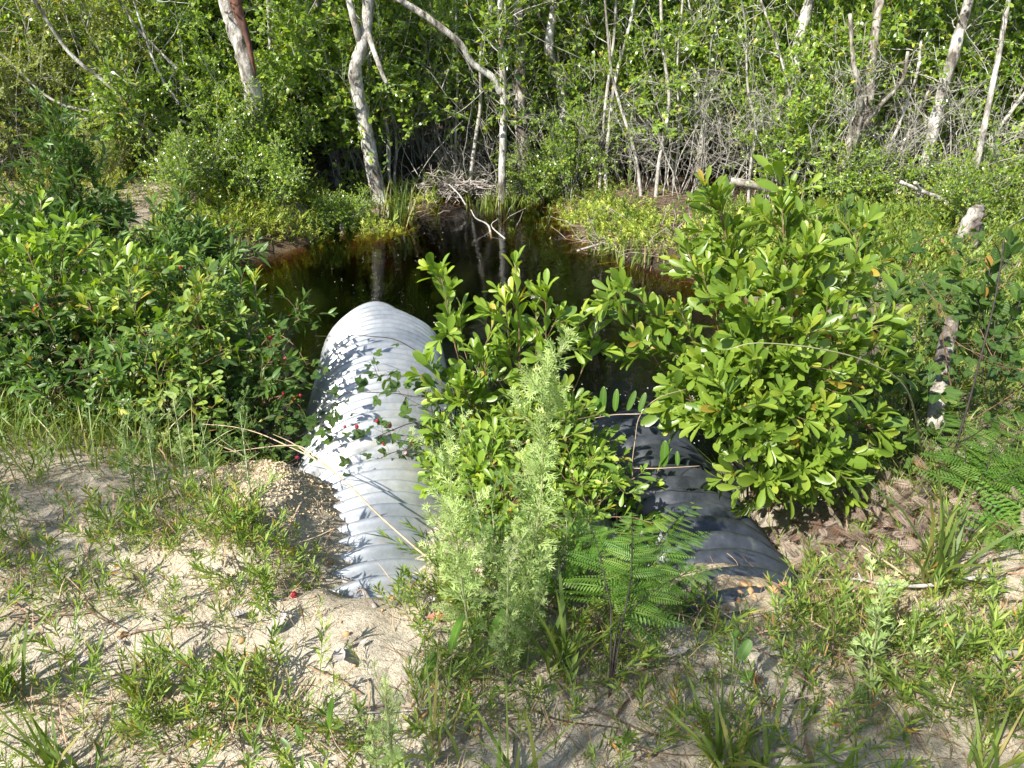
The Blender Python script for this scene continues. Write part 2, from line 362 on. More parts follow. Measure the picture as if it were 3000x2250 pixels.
# ------------------------------------------------------------------ pond water
m, t, b, out = nodes('tannin_water'); t.nodes.remove(b)
gl = t.nodes.new('ShaderNodeBsdfGlossy'); gl.inputs['Roughness'].default_value = .02; gl.inputs[0].default_value = (1, 1, 1, 1)
tr = t.nodes.new('ShaderNodeBsdfTransparent'); tr.inputs[0].default_value = (.97, .93, .86, 1)
fr = t.nodes.new('ShaderNodeFresnel'); fr.inputs[0].default_value = 1.33
mx = t.nodes.new('ShaderNodeMixShader'); t.links.new(fr.outputs[0], mx.inputs[0]); t.links.new(tr.outputs[0], mx.inputs[1]); t.links.new(gl.outputs[0], mx.inputs[2])
t.links.new(mx.outputs[0], out.inputs[0])
nw = noise(t, 7, 3, .5, 'Object', (1, 1.7, 1)); nb = noise(t, 30, 2, .5, 'Object', (1, 1.8, 1))
aw = t.nodes.new('ShaderNodeMath'); aw.operation = 'MULTIPLY_ADD'; aw.inputs[1].default_value = .10; t.links.new(nb.outputs[0], aw.inputs[0]); t.links.new(nw.outputs[0], aw.inputs[2])
bp = t.nodes.new('ShaderNodeBump'); bp.inputs['Strength'].default_value = .12; bp.inputs['Distance'].default_value = .02; t.links.new(aw.outputs[0], bp.inputs['Height'])
t.links.new(bp.outputs[0], gl.inputs['Normal']); t.links.new(bp.outputs[0], fr.inputs['Normal'])
va = t.nodes.new('ShaderNodeVolumeAbsorption'); va.inputs[0].default_value = (.60, .42, .12, 1); va.inputs[1].default_value = 10.5
t.links.new(va.outputs[0], out.inputs['Volume'])
mb = MB(); x0, x1, y0, y1 = -4.2, 3.8, 3.0, 11.2
vs = [(x, y, z) for z in (WZ - 1.1, WZ) for y in (y0, y1) for x in (x0, x1)]
mb.add(vs, [(0, 2, 1), (1, 2, 3), (4, 5, 6), (5, 7, 6), (0, 1, 4), (1, 5, 4), (2, 6, 3), (3, 6, 7), (0, 4, 2), (2, 4, 6), (1, 3, 5), (3, 7, 5)])
wo = tag(mb.build('water', m), kind='structure'); wo.data.polygons.foreach_set('use_smooth', np.zeros(12, dtype=bool)); wo.data.update()

# ------------------------------------------------------------------ leaf templates
def leaf_tpl(prof, fold=.25, curl=.12, teeth=0):
    # prof: (x, halfwidth); three columns of vertices, midrib lowest
    if teeth:
        fx = np.linspace(0, 1, teeth * 2 + 1); pw = np.interp(fx, [p[0] for p in prof], [p[1] for p in prof])
        pw = pw * (1 + .16 * np.where(np.arange(len(fx)) % 2 == 0, -1, 1)); prof = list(zip(fx, pw))
    V = []; A = []
    for x, w in prof:
        zc = -curl * x * x
        for sgn in (-1, 0, 1):
            V.append((x, sgn * w, zc + fold * abs(sgn) * w)); A.append((x, sgn * min(1, w * 4) * .5, 0))
    F = []
    for r in range(len(prof) - 1):
        for c_ in range(2):
            a = r * 3 + c_; F += [(a, a + 3, a + 4), (a, a + 4, a + 1)]
    return np.array(V, float), np.array(F), np.array(A, float)
SMALL = (np.array([(0, 0, 0), (.5, -.26, .05), (1, 0, -.05), (.5, .26, .05)], float), np.array([(0, 1, 2), (0, 2, 3)]), np.array([(0, 0, 0), (.5, -.5, 0), (1, 0, 0), (.5, .5, 0)], float))
HEX = (np.array([(0, 0, 0), (.3, -.21, .04), (.75, -.2, .03), (1, 0, -.07), (.75, .2, .03), (.3, .21, .04)], float),
       np.array([(0, 1, 5), (1, 2, 4), (1, 4, 5), (2, 3, 4)]), np.array([(0, 0, 0), (.3, -.5, 0), (.75, -.5, 0), (1, 0, 0), (.75, .5, 0), (.3, .5, 0)], float))
SPAT = leaf_tpl([(0, .015), (.12, .03), (.35, .09), (.62, .17), (.8, .175), (.93, .11), (1, .0)], .35, .14)
LANCE = leaf_tpl([(0, .01), (.2, .09), (.45, .135), (.7, .11), (.88, .05), (1, 0)], .3, .18)
OVAL = leaf_tpl([(0, .01), (.12, .10), (.35, .17), (.6, .18), (.82, .13), (.95, .06), (1, 0)], .18, .1)
OBLONG = leaf_tpl([(0, .01), (.06, .07), (.2, .125), (.5, .15), (.78, .13), (.93, .075), (1, 0)], .22, .1)
BRAM = leaf_tpl([(0, .02), (.15, .22), (.38, .33), (.6, .29), (.8, .17), (.93, .07), (1, 0)], .22, .14, teeth=8)
def sliver_tpl(segs, w=.03):
    mb = MB()
    for (ax, ay, bx, by) in segs:
        a = np.array([ax, ay, 0.]); b_ = np.array([bx, by, -.04 * bx]); d = norm(b_ - a); s = np.array([-d[1], d[0], 0]) * w
        mid = a * .45 + b_ * .55 + np.array([0, 0, .02])
        mb.add([a, mid + s, b_, mid - s], [(0, 1, 2), (0, 2, 3)], np.tile([[.5, .3, 0]], (4, 1)))
    return mb.tpl()
segs = [(0, 0, 1, 0)]
for k, (x, l) in enumerate([(.2, .34), (.42, .46), (.64, .36)]):
    for s in (-1, 1):
        ex, ey = x + l * .8, s * l * .6; segs.append((x, 0, ex, ey))
        if l > .4: segs += [(x + l * .35, s * l * .28, x + l * .85, s * l * .2), (x + l * .35, s * l * .28, x + l * .45, s * l * .75)]
CUT = sliver_tpl(segs, .036)
CUT3 = sliver_tpl([(0, 0, 1, 0), (.3, 0, .8, .3), (.3, 0, .8, -.3), (.5, 0, .85, .16)], .065)
# fern pinna: narrow axis with fused pinnules
segs = []
for k in range(14):
    x = .04 + k * .066; l = .17 * math.sin(min(1, (1.05 - x) * 1.35) * math.pi / 2) * (.75 if k == 0 else 1)
    for s in (-1, 1): segs.append((x, 0, x + l * .45, s * l))
PINNA = sliver_tpl(segs + [(0, 0, 1, 0)], .023)

def frames(d, nrm):
    d = norm(d); y = norm(np.cross(nrm, d)); z = np.cross(d, y); return d, y, z
def put_leaves(mb, T, pos, d, nrm, L, Wd, rnd):
    d, y, z = frames(d, nrm); L = np.asarray(L)[:, None]; Wd = np.asarray(Wd)[:, None]
    Mx = np.stack([d * L, y * L * Wd, z * L], -1)
    mb.inst(T, pos, Mx, rnd)
def line(p0, d0, L, n, rng, wig=.12, grav=0.):
    pts = [np.array(p0, float)]; d = norm(np.array(d0, float))
    for k in range(n):
        d = norm(d + rng.normal(0, wig, 3) + np.array([0, 0, grav])); pts.append(pts[-1] + d * L / n)
    return np.array(pts)
def smooth_line(ctrl, n=4):
    c_ = np.array(ctrl, float)
    if len(c_) < 3: return np.array([c_[0] * (1 - t_) + c_[-1] * t_ for t_ in np.linspace(0, 1, n * 2)])
    e = np.concatenate([[2 * c_[0] - c_[1]], c_, [2 * c_[-1] - c_[-2]]]); out_ = []
    for k in range(1, len(e) - 2):
        for u in np.linspace(0, 1, n, endpoint=False):
            a, b_, c2, d_ = e[k - 1:k + 3]
            out_.append(.5 * ((2 * b_) + (c2 - a) * u + (2 * a - 5 * b_ + 4 * c2 - d_) * u * u + (3 * b_ - a - 3 * c2 + d_) * u ** 3))
    out_.append(c_[-1]); return np.array(out_)
def at_t(pts, ts):
    s = np.concatenate([[0], np.cumsum(np.linalg.norm(np.diff(pts, axis=0), axis=1))]); tot = s[-1]
    q = np.stack([np.interp(np.asarray(ts) * tot, s, pts[:, k]) for k in range(3)], -1)
    q2 = np.stack([np.interp(np.clip(np.asarray(ts) + .02, 0, 1.) * tot, s, pts[:, k]) for k in range(3)], -1)
    q1 = np.stack([np.interp(np.clip(np.asarray(ts) - .02, 0, 1.) * tot, s, pts[:, k]) for k in range(3)], -1)
    return q, norm(q2 - q1), tot
def leaves_on(mb, pts, rng, T, L, Wd, spacing, t0=.25, ang=(62, 28), up=.8, rosette=0, lj=.2, spread=1.0):
    _, _, tot = at_t(pts, [0]); n = max(1, int(tot * (1 - t0) / spacing))
    ts = t0 + (1 - t0) * (np.arange(n) + rng.random(n) * .5) / n
    if rosette: ts = np.concatenate([ts, 1 - rng.random(rosette) * .03])
    q, tg, _ = at_t(pts, ts); k = len(ts)
    ph = np.arange(k) * 2.399 + rng.random() * 6 + rng.normal(0, .2, k)
    ref = np.where(np.abs(tg[:, 2:3]) < .9, np.array([[0, 0, 1.]]), np.array([[1., 0, 0]]))
    u = norm(np.cross(tg, ref)); v = np.cross(tg, u)
    rad = u * np.cos(ph)[:, None] + v * np.sin(ph)[:, None]
    a = np.radians(ang[0] + (ang[1] - ang[0]) * ts ** 2 + rng.normal(0, 8, k))
    if rosette: a[-rosette:] = np.radians(rng.uniform(12, 50, rosette))
    d = tg * np.cos(a)[:, None] + rad * np.sin(a)[:, None] * spread
    nr = norm(np.cross(np.cross(d, tg), d) * (1 - up) * 1.2 + np.array([-.1, -.1, 1.]) * up + rng.normal(0, .28, (k, 3)))
    LL = L * (1 + rng.normal(0, lj, k)).clip(.45, 1.5) * np.where(ts > .93, .72, 1)
    put_leaves(mb, T, q, d, nr, LL, np.full(k, Wd) * rng.uniform(.85, 1.15, k), np.clip(np.where(rng.random(k) < .02, .99, rng.random(k) * .68 + (ts > .9) * .28), 0, .999))

def side_branches(rng, pts, n, t0, L, ang, nseg=5, wig=.12, grav=.03, taper=True):
    ts = np.sort(rng.uniform(t0, .97, n)); q, tg, tot = at_t(pts, ts); res = []
    for k in range(n):
        ph = k * 2.399 + rng.random(); ref = np.array([0, 0, 1.]) if abs(tg[k, 2]) < .9 else np.array([1., 0, 0])
        u = norm(np.cross(tg[k], ref)); v = np.cross(tg[k], u); a = R(ang + rng.normal(0, 9))
        d = tg[k] * math.cos(a) + (u * math.cos(ph) + v * math.sin(ph)) * math.sin(a)
        l = L * rng.uniform(.6, 1.15) * ((1.15 - ts[k]) if taper else 1)
        res.append((line(q[k], d, l, nseg, rng, wig, grav), ts[k]))
    return res
def grow_shrub(rng, stems, sm, lm, T, L, Wd, spacing, r0, nb=8, bl=.5, nt_=5, tl=.2, bt0=.25, ang=48, rosette=3, lt0=.2, up=.7, grav=.03, tr=.0016, la=(62, 28), lj=.2):
    for pts in stems:
        k = len(pts); sm.tube(pts, np.linspace(r0, tr * 1.3, k), 5)
        leaves_on(lm, pts, rng, T, L, Wd, spacing, .72, up=up, rosette=rosette, ang=la, lj=lj)
        for br, bt in side_branches(rng, pts, nb, bt0, bl, ang, grav=grav):
            sm.tube(br, np.linspace(max(tr * 1.4, r0 * .5 * (1.1 - bt)), tr, len(br)), 4, cap=False)
            leaves_on(lm, br, rng, T, L, Wd, spacing, .45, up=up, rosette=rosette, ang=la, lj=lj)
            if nt_:
                for tw, _ in side_branches(rng, br, nt_, .2, tl, 45, 3, .12, grav, False):
                    sm.tube(tw, np.linspace(tr, tr * .6, len(tw)), 3, cap=False)
                    leaves_on(lm, tw, rng, T, L, Wd, spacing, lt0, up=up, rosette=rosette, ang=la, lj=lj)
def fan(rng, base, n, H, spread, lean=(0, 0), nseg=9, wig=.09, rb=.08, grav=.02, jit=.25):
    res = []
    for k in range(n):
        a = rng.uniform(0, 6.283); s = spread * math.sqrt(rng.random())
        d = np.array([math.cos(a) * s + lean[0], math.sin(a) * s + lean[1], 1.])
        b0 = np.array(base) + np.array([math.cos(a), math.sin(a), 0]) * rb * rng.random()
        res.append(line(b0, d, H * rng.uniform(1 - jit, 1 + jit * .4), nseg, rng, wig, grav))
    return res

# ------------------------------------------------------------------ culvert pipes
def pipe_mesh(mb, a, b, rad, pitch, amp, starts, wall, per, sharp=1.0, dent=0.0, nth=84):
    L = float(np.linalg.norm(b - a)); n = int(L / pitch * per); s = np.linspace(0, L, n + 1); th = np.linspace(0, 2 * np.pi, nth, endpoint=False)
    ax = (b - a) / L; u = norm(np.cross(ax, [0, 0, 1.])); v = np.cross(u, ax)
    S, TH = np.meshgrid(s, th, indexing='ij')
    w = np.cos(2 * np.pi * (S / pitch) + starts * TH)
    w = np.sign(w) * np.abs(w) ** sharp if sharp > .8 else 2 * np.abs(np.cos(np.pi * S / pitch)) ** sharp - 1
    mott = 0.007 * np.sin(S * 2.1 + 1) * np.cos(TH * 2 + S)
    r = rad + amp * w + mott
    if dent: r = r - .024 * (1 - sstep(1.20, 1.235, S)) + .012 * np.exp(-((S - 1.24) / .02) ** 2)
    e = np.clip((S - (L - .35)) / .35, 0, 1)
    r = r - dent * e ** 2 * np.exp(-((np.mod(TH - R(62) + np.pi, 2 * np.pi) - np.pi) / .35) ** 2) + dent * .5 * e ** 2 * np.exp(-((TH - R(100)) / .3) ** 2)
    edge = 0.012 * np.sin(TH * 5 + 1) * e ** 4
    VV = []; FF = []; N = (n + 1) * nth; j = np.arange(nth)[None]; j2 = (j + 1) % nth; i = (np.arange(n)[:, None] * nth)
    for off, flip in ((0, False), (-wall, True)):
        rr = r + off
        VV.append((a + (S + edge)[..., None] * ax + rr[..., None] * (np.cos(TH)[..., None] * u + np.sin(TH)[..., None] * v)).reshape(-1, 3))
        q = np.stack([i + j, i + j2, i + nth + j2, i + nth + j], -1).reshape(-1, 4) + (N if flip else 0)
        FF.append(q if flip else q[:, ::-1])
    for row in (0, n):
        o1 = row * nth; o2 = N + o1; q = np.stack([o1 + j[0], o1 + j2[0], o2 + j2[0], o2 + j[0]], -1); FF.append(q if row == 0 else q[:, ::-1])
    q = np.concatenate(FF); mb.add(np.concatenate(VV), np.concatenate([q[:, [0, 1, 2]], q[:, [0, 2, 3]]]))
m, t, b, out = nodes('galvanized_steel')
n1 = noise(t, 3.2, 6, .6); n2 = noise(t, 26, 5, .7); n3 = noise(t, 7, 6, .75, 'Object', (1, .35, 1))
r1 = ramp(t, [(.28, .31, .34), (.44, .46, .48), (.58, .58, .55)], [.3, .5, .7]); t.links.new(n1.outputs[0], r1.inputs[0])
r2 = ramp(t, [(.72, .72, .72), (1, 1, 1)], [.36, .56]); t.links.new(n2.outputs[0], r2.inputs[0])
c = mixc(t, r1.outputs[0], r2.outputs[0], .6, 'MULTIPLY')
r3 = ramp(t, [(0, 0, 0), (1, 1, 1)], [.60, .70]); t.links.new(n3.outputs[0], r3.inputs[0])
f_ = t.nodes.new('ShaderNodeMath'); f_.operation = 'MULTIPLY'; f_.inputs[1].default_value = .45; t.links.new(r3.outputs[0], f_.inputs[0])
c = mixc(t, c, (.42, .33, .20), f_.outputs[0])
t.links.new(c, b.inputs['Base Color']); b.inputs['Metallic'].default_value = .6; b.inputs['Roughness'].default_value = .42
bump(t, n2.outputs[0], .2, .003, b); M['galv'] = m
m, t, b, out = nodes('black_plastic')
n1 = noise(t, 9, 6, .7); r1 = ramp(t, [(.018, .021, .026), (.042, .048, .058), (.14, .135, .12)], [.35, .6, .8]); t.links.new(n1.outputs[0], r1.inputs[0])
t.links.new(r1.outputs[0], b.inputs['Base Color']); r2 = ramp(t, [(.27, .27, .27), (.45, .45, .45)], [.4, .6]); t.links.new(n1.outputs[0], r2.inputs[0])
t.links.new(r2.outputs[0], b.inputs['Roughness']); b.inputs['Specular IOR Level'].default_value = .6; M['hdpe'] = m
mb = MB(); pipe_mesh(mb, PA0, PA1, RA, .086, .0205, 4, .004, 12, .85, dent=.03)
tag(mb.build('culvert_pipe', M['galv'], smooth=True), 'pale galvanized corrugated steel culvert pipe running from the sand out over the pond', 'culvert pipe')
mb = MB(); pipe_mesh(mb, PB0, PB1, RB, .118, .029, 0, .006, 18, .79)
tag(mb.build('culvert_pipe', M['hdpe'], smooth=True), 'black ribbed plastic culvert pipe half buried in sand under the right shrub', 'culvert pipe')

# ------------------------------------------------------------------ hero shrubs
def px_stem(base, tip, Yt, rng, bow=(0, 0, .12), mids=None, n=5):
    a = np.array(base, float); c_ = P(tip[0], tip[1], Yt)
    mid = a * .5 + c_ * .5 + np.array(bow) + rng.normal(0, .04, 3)
    return smooth_line([a, mid, c_], n)
def shrub_thing(name, label, cat, base, stems, rng, leafm, twigm, T, L, Wd, spacing, r0, group=None, **kw):
    sm, lm = MB(), MB(); grow_shrub(rng, stems, sm, lm, T, L, Wd, spacing, r0, **kw)
    e = empty(name, base, label, cat, group)
    rebase(sm, base).build('stem', M[twigm], e, smooth=True); rebase(lm, base).build('foliage', M[leafm], e)
    return e
rng = np.random.default_rng(11)
# big shrub to the right
bA = on_ground(1.22, 2.95, -.02)
tipsA = [(2095, 575, 3.1), (2320, 555, 3.05), (2530, 640, 3.05), (1815, 800, 3.0), (2640, 960, 2.9), (1790, 850, 3.1), (2110, 600, 3.1), (2160, 660, 3.2), (2290, 600, 3.0), (2400, 620, 3.1), (2360, 700, 2.9), (2010, 720, 3.2), (2060, 800, 3.0),
         (1990, 900, 2.95), (2250, 760, 2.8), (2140, 860, 2.8), (2450, 800, 3.0), (2580, 930, 2.9), (2500, 1010, 2.8), (2560, 1240, 2.75), (2240, 900, 2.7), (2380, 950, 2.65),
         (2050, 1060, 2.75), (2290, 1150, 2.5), (2420, 1190, 2.55), (1980, 1160, 2.8), (2110, 1230, 2.55), (2030, 1210, 2.7), (2230, 1400, 2.45), (2330, 1380, 2.5), (2400, 1340, 2.5), (2480, 1400, 2.6),
         (2230, 1270, 2.5), (2120, 1180, 2.55), (2330, 830, 2.75), (2210, 1040, 2.6), (2460, 1090, 2.6)]
stems = [px_stem(bA + np.append(rng.normal(0, .07, 2), 0), (a, b_), y_, rng, (0, .05, .10 if b_ > 1000 else .02)) for a, b_, y_ in tipsA]
shrub_thing('evergreen_shrub', 'large bright green shrub with paddle shaped leaves leaning over the black pipe', 'shrub', bA, stems, rng, 'bay', 'brown_twig', SPAT, .098, .85, .022, .0062,
            nb=4, bl=.27, nt_=2, tl=.11, bt0=.46, rosette=6, up=.22, lt0=.3, tr=.0015, ang=32, la=(55, 20), lj=.3)
# middle shrub between the pipes
bB = on_ground(-.04, 2.9, -.02)
tipsB = [(1290, 800, 2.95), (1340, 960, 3.0), (1450, 935, 2.9), (1420, 1060, 2.8), (1510, 775, 2.9), (1600, 840, 2.85), (1570, 900, 2.9), (1700, 935, 2.9), (1755, 935, 3.0),
         (1250, 1060, 2.75), (1480, 880, 2.85), (1350, 1120, 2.7), (1560, 1130, 2.8)]
stems = [px_stem(bB + np.append(rng.normal(0, .05, 2), 0), (a, b_), y_, rng, (0, .0, .05)) for a, b_, y_ in tipsB]
shrub_thing('evergreen_shrub', 'upright leafy shrub between the pale pipe and the big right shrub, dark pond behind it', 'shrub', bB, stems, rng, 'bay', 'brown_twig', SPAT, .088, .9, .024, .0045,
            nb=4, bl=.24, nt_=1, tl=.08, bt0=.3, rosette=6, up=.25, ang=32, tr=.0014, la=(50, 18), lj=.28)
# low leafy shrubs filling the gap
def low_shrub(px, py, Y, H, spread, n, label, leafm='bay', T=SPAT, L=.07, Wd=.9, seed=1, twig='brown_twig', sp=.022, cat='shrub', name='low_shrub', **kw):
    r_ = np.random.default_rng(seed); q = P(px, py, Y); b0 = on_ground(q[0], q[1], -.02)
    st = fan(r_, b0, n, H, spread, **{k: kw.pop(k) for k in list(kw) if k in ('lean', 'wig', 'jit')})
    k2 = dict(nb=6, bl=.3, nt_=2, tl=.12, bt0=.15, rosette=4, up=.6); k2.update(kw)
    return shrub_thing(name, label, cat, b0, st, r_, leafm, twig, T, L, Wd, sp, .0045, **k2)
low_shrub(1450, 1520, 2.3, .28, .6, 6, 'low bright leafed shrub hugging the right flank of the pale pipe', seed=21, L=.062)
low_shrub(1560, 1470, 2.5, .42, .5, 9, 'leafy shrub growing behind the tall feathery weed and left of the black pipe end', seed=22, L=.068)
low_shrub(1440, 1300, 3.1, .5, .45, 8, 'small leaved twiggy shrub at the water edge between the two pipes', 'myrtle', HEX, .03, 1.0, 23, 'twig', .012)
low_shrub(1760, 1400, 2.75, .2, .7, 3, 'low leafy sprigs draped across the top of the black pipe', seed=24, L=.055)
low_shrub(1690, 1620, 2.15, .24, .6, 4, 'low leafy shrub at the left flank of the black pipe behind the fern', seed=25, L=.055)
low_shrub(1390, 1420, 2.5, .24, .5, 4, 'low leafy shrub spilling over the right flank of the pale pipe', seed=26, L=.06)
# left bank shrubs
low_shrub(90, 1100, 3.5, .95, .5, 9, 'leafy shrub with lime green tips at the left edge below the dark bush', 'bay', seed=31, L=.085)
low_shrub(330, 1180, 3.5, .8, .6, 8, 'leafy shrub left of the pale pipe, second from the left edge', 'bay', seed=32, L=.075)
low_shrub(570, 1200, 3.45, .78, .6, 9, 'leafy shrub left of the pale pipe with red berries hanging beside it', 'bay_dull', seed=33, L=.08)
bC = on_ground(-1.3, 3.75, -.02)
rC = np.random.default_rng(34)
stems = [px_stem(bC, tp[:2], tp[2], rC, (0, 0, .06)) for tp in [(745, 815, 3.8), (690, 950, 3.6), (630, 900, 3.8), (780, 980, 3.5), (580, 1000, 3.5), (820, 1060, 3.5)]]
shrub_thing('evergreen_shrub', 'shrub with one long shoot reaching up over the pond left of the pale pipe', 'shrub', bC, stems, rC, 'bay', 'tan_stem', LANCE, .10, .95, .03, .0045, nb=4, bl=.3, nt_=2, tl=.1, bt0=.35, rosette=4, up=.5, ang=36)
for k, (px, py, Y, H, lm_, T_, L_, lab) in enumerate([(120, 1330, 3.15, .5, 'bramble', BRAM, .055, 'low dark leafed shrub at the left edge above the sand'), (330, 1370, 3.0, .45, 'myrtle', LANCE, .06, 'low dark willow leafed shrub above the shaded grass on the left'),
        (560, 1380, 2.95, .48, 'bay', SPAT, .06, 'low leafy shrub above the shaded grass nearest the earth mound'), (730, 1360, 3.0, .42, 'bramble', OVAL, .05, 'low oval leafed shrub beside the left flank of the pale pipe'), (230, 1250, 3.3, .7, 'myrtle', HEX, .045, 'small leaved dark shrub among the left bushes'), (680, 1200, 3.4, .75, 'myrtle', LANCE, .065, 'dark willow leafed shrub behind the dry grass stalk tip')]):
    low_shrub(px, py, Y, H, .8, 8, lab, 'bay_dull' if lm_ == 'bay' else lm_, T_, L_, 1.0, 350 + k, sp=.026, up=.5)
# darker willow-leaved bushes further back on the left
for k, (px, py, Y, tips, lab) in enumerate([
        (300, 800, 5.4, [(165, 310), (140, 420), (200, 400), (90, 500), (260, 480), (300, 560), (180, 520), (60, 600), (230, 600), (330, 640), (120, 640), (30, 560)], 'tall dark green bush with a spire shaped top at the far left'),
        (520, 880, 5.0, [(540, 620), (600, 660), (480, 650), (650, 720), (430, 700), (560, 700), (700, 760), (380, 760)], 'dark green bush on the left bank beside the bare sandy path'),
        (100, 900, 4.6, [(30, 640), (100, 690), (200, 660), (280, 720), (-60, 620), (150, 760)], 'dark green bush at the left edge in front of the spire topped one'),
        (420, 950, 4.4, [(340, 740), (420, 780), (500, 760), (260, 780), (600, 800), (660, 840)], 'dark green bush behind the red berries on the left')]):
    r_ = np.random.default_rng(40 + k); q = P(px, py, Y); b0 = on_ground(q[0], Y, -.02)
    st = [px_stem(b0 + np.append(r_.normal(0, .08, 2), 0), tp, Y + r_.normal(0, .12), r_, (0, 0, .02)) for tp in tips]
    shrub_thing('wax_myrtle_bush', lab, 'bush', b0, st, r_, 'myrtle', 'brown_twig', LANCE, .085, .8, .020, .006, nb=7, bl=.5, nt_=3, tl=.18, bt0=.2, rosette=4, up=.35, ang=34, tr=.002, la=(50, 22), lj=.28)
# arrowwood with ribbed leaves behind the big shrub
for k, (base, tips, lab) in enumerate([
        ((1.95, 3.3), [(2640, 1000, 3.2), (2600, 1100, 3.1), (2700, 1150, 3.1), (2620, 1250, 3.0), (2750, 1260, 3.1), (2550, 1180, 3.2), (2680, 1350, 2.9), (2560, 960, 3.3)], 'dark shrub with ribbed oval leaves right of the big bright shrub'),
        ((1.75, 3.9), [(2480, 600, 3.9), (2560, 640, 3.9), (2520, 720, 3.8), (2600, 740, 3.8), (2640, 830, 3.8), (2450, 680, 3.9)], 'dark shrub with ribbed leaves rising behind the top of the big bright shrub'),
        ((2.5, 3.6), [(2900, 780, 3.6), (2960, 700, 3.6), (2850, 850, 3.5), (2990, 880, 3.5), (2800, 800, 3.7), (2930, 930, 3.4), (3040, 780, 3.5)], 'loose shrub with ribbed leaves near the right edge beside the dark cane')]):
    r_ = np.random.default_rng(60 + k); b0 = on_ground(*base, -.02)
    st = [px_stem(b0 + np.append(r_.normal(0, .05, 2), 0), tp[:2], tp[2], r_, (0, 0, .02)) for tp in tips]
    shrub_thing('arrowwood_shrub', lab, 'shrub', b0, st, r_, 'bramble', 'dark_twig', OVAL, .095, 1.35, .045, .0045, nb=3, bl=.26, nt_=0, bt0=.45, rosette=4, up=.7, ang=45)

# ------------------------------------------------------------------ brambles with berries
def berry_mesh():
    mb = MB(); r_ = np.random.default_rng(5); n = 34
    ga = np.arange(n) * 2.39996; zz = 1 - 2 * (np.arange(n) + .5) / n
    c_ = np.stack([np.sqrt(1 - zz ** 2) * np.cos(ga) * .0058, np.sqrt(1 - zz ** 2) * np.sin(ga) * .0058, zz * .0085], -1)
    ic = np.array([(1, 0, 0), (-1, 0, 0), (0, 1, 0), (0, -1, 0), (0, 0, 1), (0, 0, -1)], float)
    f = [(0, 2, 4), (2, 1, 4), (1, 3, 4), (3, 0, 4), (2, 0, 5), (1, 2, 5), (3, 1, 5), (0, 3, 5)]
    vv = list(ic); ff = []
    for a, b_, d in f:
        i0 = len(vv); vv += [norm((ic[a] + ic[b_]) / 2), norm((ic[b_] + ic[d]) / 2), norm((ic[a] + ic[d]) / 2)]
        ff += [(a, i0, i0 + 2), (i0, b_, i0 + 1), (i0 + 2, i0 + 1, d), (i0, i0 + 1, i0 + 2)]
    vv = np.array(vv)
    for q in c_: mb.add(vv * .0031 + q, ff)
    return mb
m, t, b, out = nodes('berry_red'); b.inputs['Base Color'].default_value = (.30, .015, .03, 1); b.inputs['Roughness'].default_value = .25
b.inputs['Subsurface Weight'].default_value = 0.0; M['berry'] = m
BER = berry_mesh().mesh('berry', M['berry'], True)
BLK = plain_mat('berry_dark', (.03, .005, .012), (.07, .01, .02), 50, .3, 0)
BER2 = berry_mesh().mesh('dark_berry', BLK, True)
def tri_leaves(mb, sm, pts, rng, L, spacing, t0=.1, pet=.035):
    _, _, tot = at_t(pts, [0]); n = max(2, int(tot * (1 - t0) / spacing)); ts = np.linspace(t0, .995, n)
    q, tg, _ = at_t(pts, ts)
    for k in range(n):
        ph = k * 2.2 + rng.random() * 1.5; ref = np.array([0, 0, 1.]) if abs(tg[k, 2]) < .9 else np.array([1., 0, 0])
        u = norm(np.cross(tg[k], ref)); v = np.cross(tg[k], u)
        d = norm(tg[k] * .6 + u * math.cos(ph) + v * math.sin(ph) + np.array([0, 0, .25]))
        e = q[k] + d * pet * rng.uniform(.7, 1.3); sm.tube([q[k], e], [.0009, .0007], 3, cap=False)
        nr = norm(np.array([-.1, -.2, 1.]) + rng.normal(0, .35, 3)); nr = norm(nr - d * (nr @ d) * .8)
        y = norm(np.cross(nr, d)); l = L * rng.uniform(.65, 1.2); r0 = rng.random()
        for ang, s in ((0, 1.), (1.15, .82), (-1.15, .82)):
            dd = d * math.cos(ang) + y * math.sin(ang)
            put_leaves(mb, BRAM, (e + d * .006 * (ang == 0))[None], dd[None], (nr + rng.normal(0, .12, 3))[None], [l * s], [1.12], [min(.99, r0 * .9 + rng.random() * .1)])
def bramble(base, canes, berries, label, seed, L=.05, spacing=.05, twig='dark_twig', nb=5, bl=.22, red=.85):
    r_ = np.random.default_rng(seed); sm, lm = MB(), MB(); base = np.array(base, float)
    for c_ in canes:
        pts = smooth_line(c_, 6); sm.tube(pts, np.linspace(.0032, .0014, len(pts)), 5)
        q, tg, _ = at_t(pts, np.linspace(.02, .98, 60))
        for k in range(60):  # thorns
            d = norm(r_.normal(0, 1, 3)); sm.tube([q[k], q[k] + d * .006], [.0011, .0001], 3, cap=False)
        tri_leaves(lm, sm, pts, r_, L, spacing * 1.3)
        for br, _ in side_branches(r_, pts, nb, .2, bl, 55, 4, .15, .02, False):
            sm.tube(br, np.linspace(.0014, .0008, len(br)), 4, cap=False); tri_leaves(lm, sm, br, r_, L * .85, spacing)
    e = empty('bramble', base, label, 'bramble')
    bs = []
    for k, bp_ in enumerate(berries):
        bp_ = np.array(bp_); st = bp_ + np.array([r_.normal(0, .012), .015, -.045])
        sm.tube(smooth_line([st, (st + bp_) / 2 + r_.normal(0, .004, 3), bp_], 3), .0007, 3, cap=False)
        o = bpy.data.objects.new('berry', BER if r_.random() < red else BER2); C.objects.link(o); o.parent = e
        o.location = tuple(bp_ - base); o.rotation_euler = tuple(r_.uniform(-.7, .7, 3)); s = r_.uniform(.65, 1.0); o.scale = (s, s, s)
    rebase(sm, base).build('stem', M[twig], e, smooth=True); rebase(lm, base).build('foliage', M['bramble'], e)
    return e
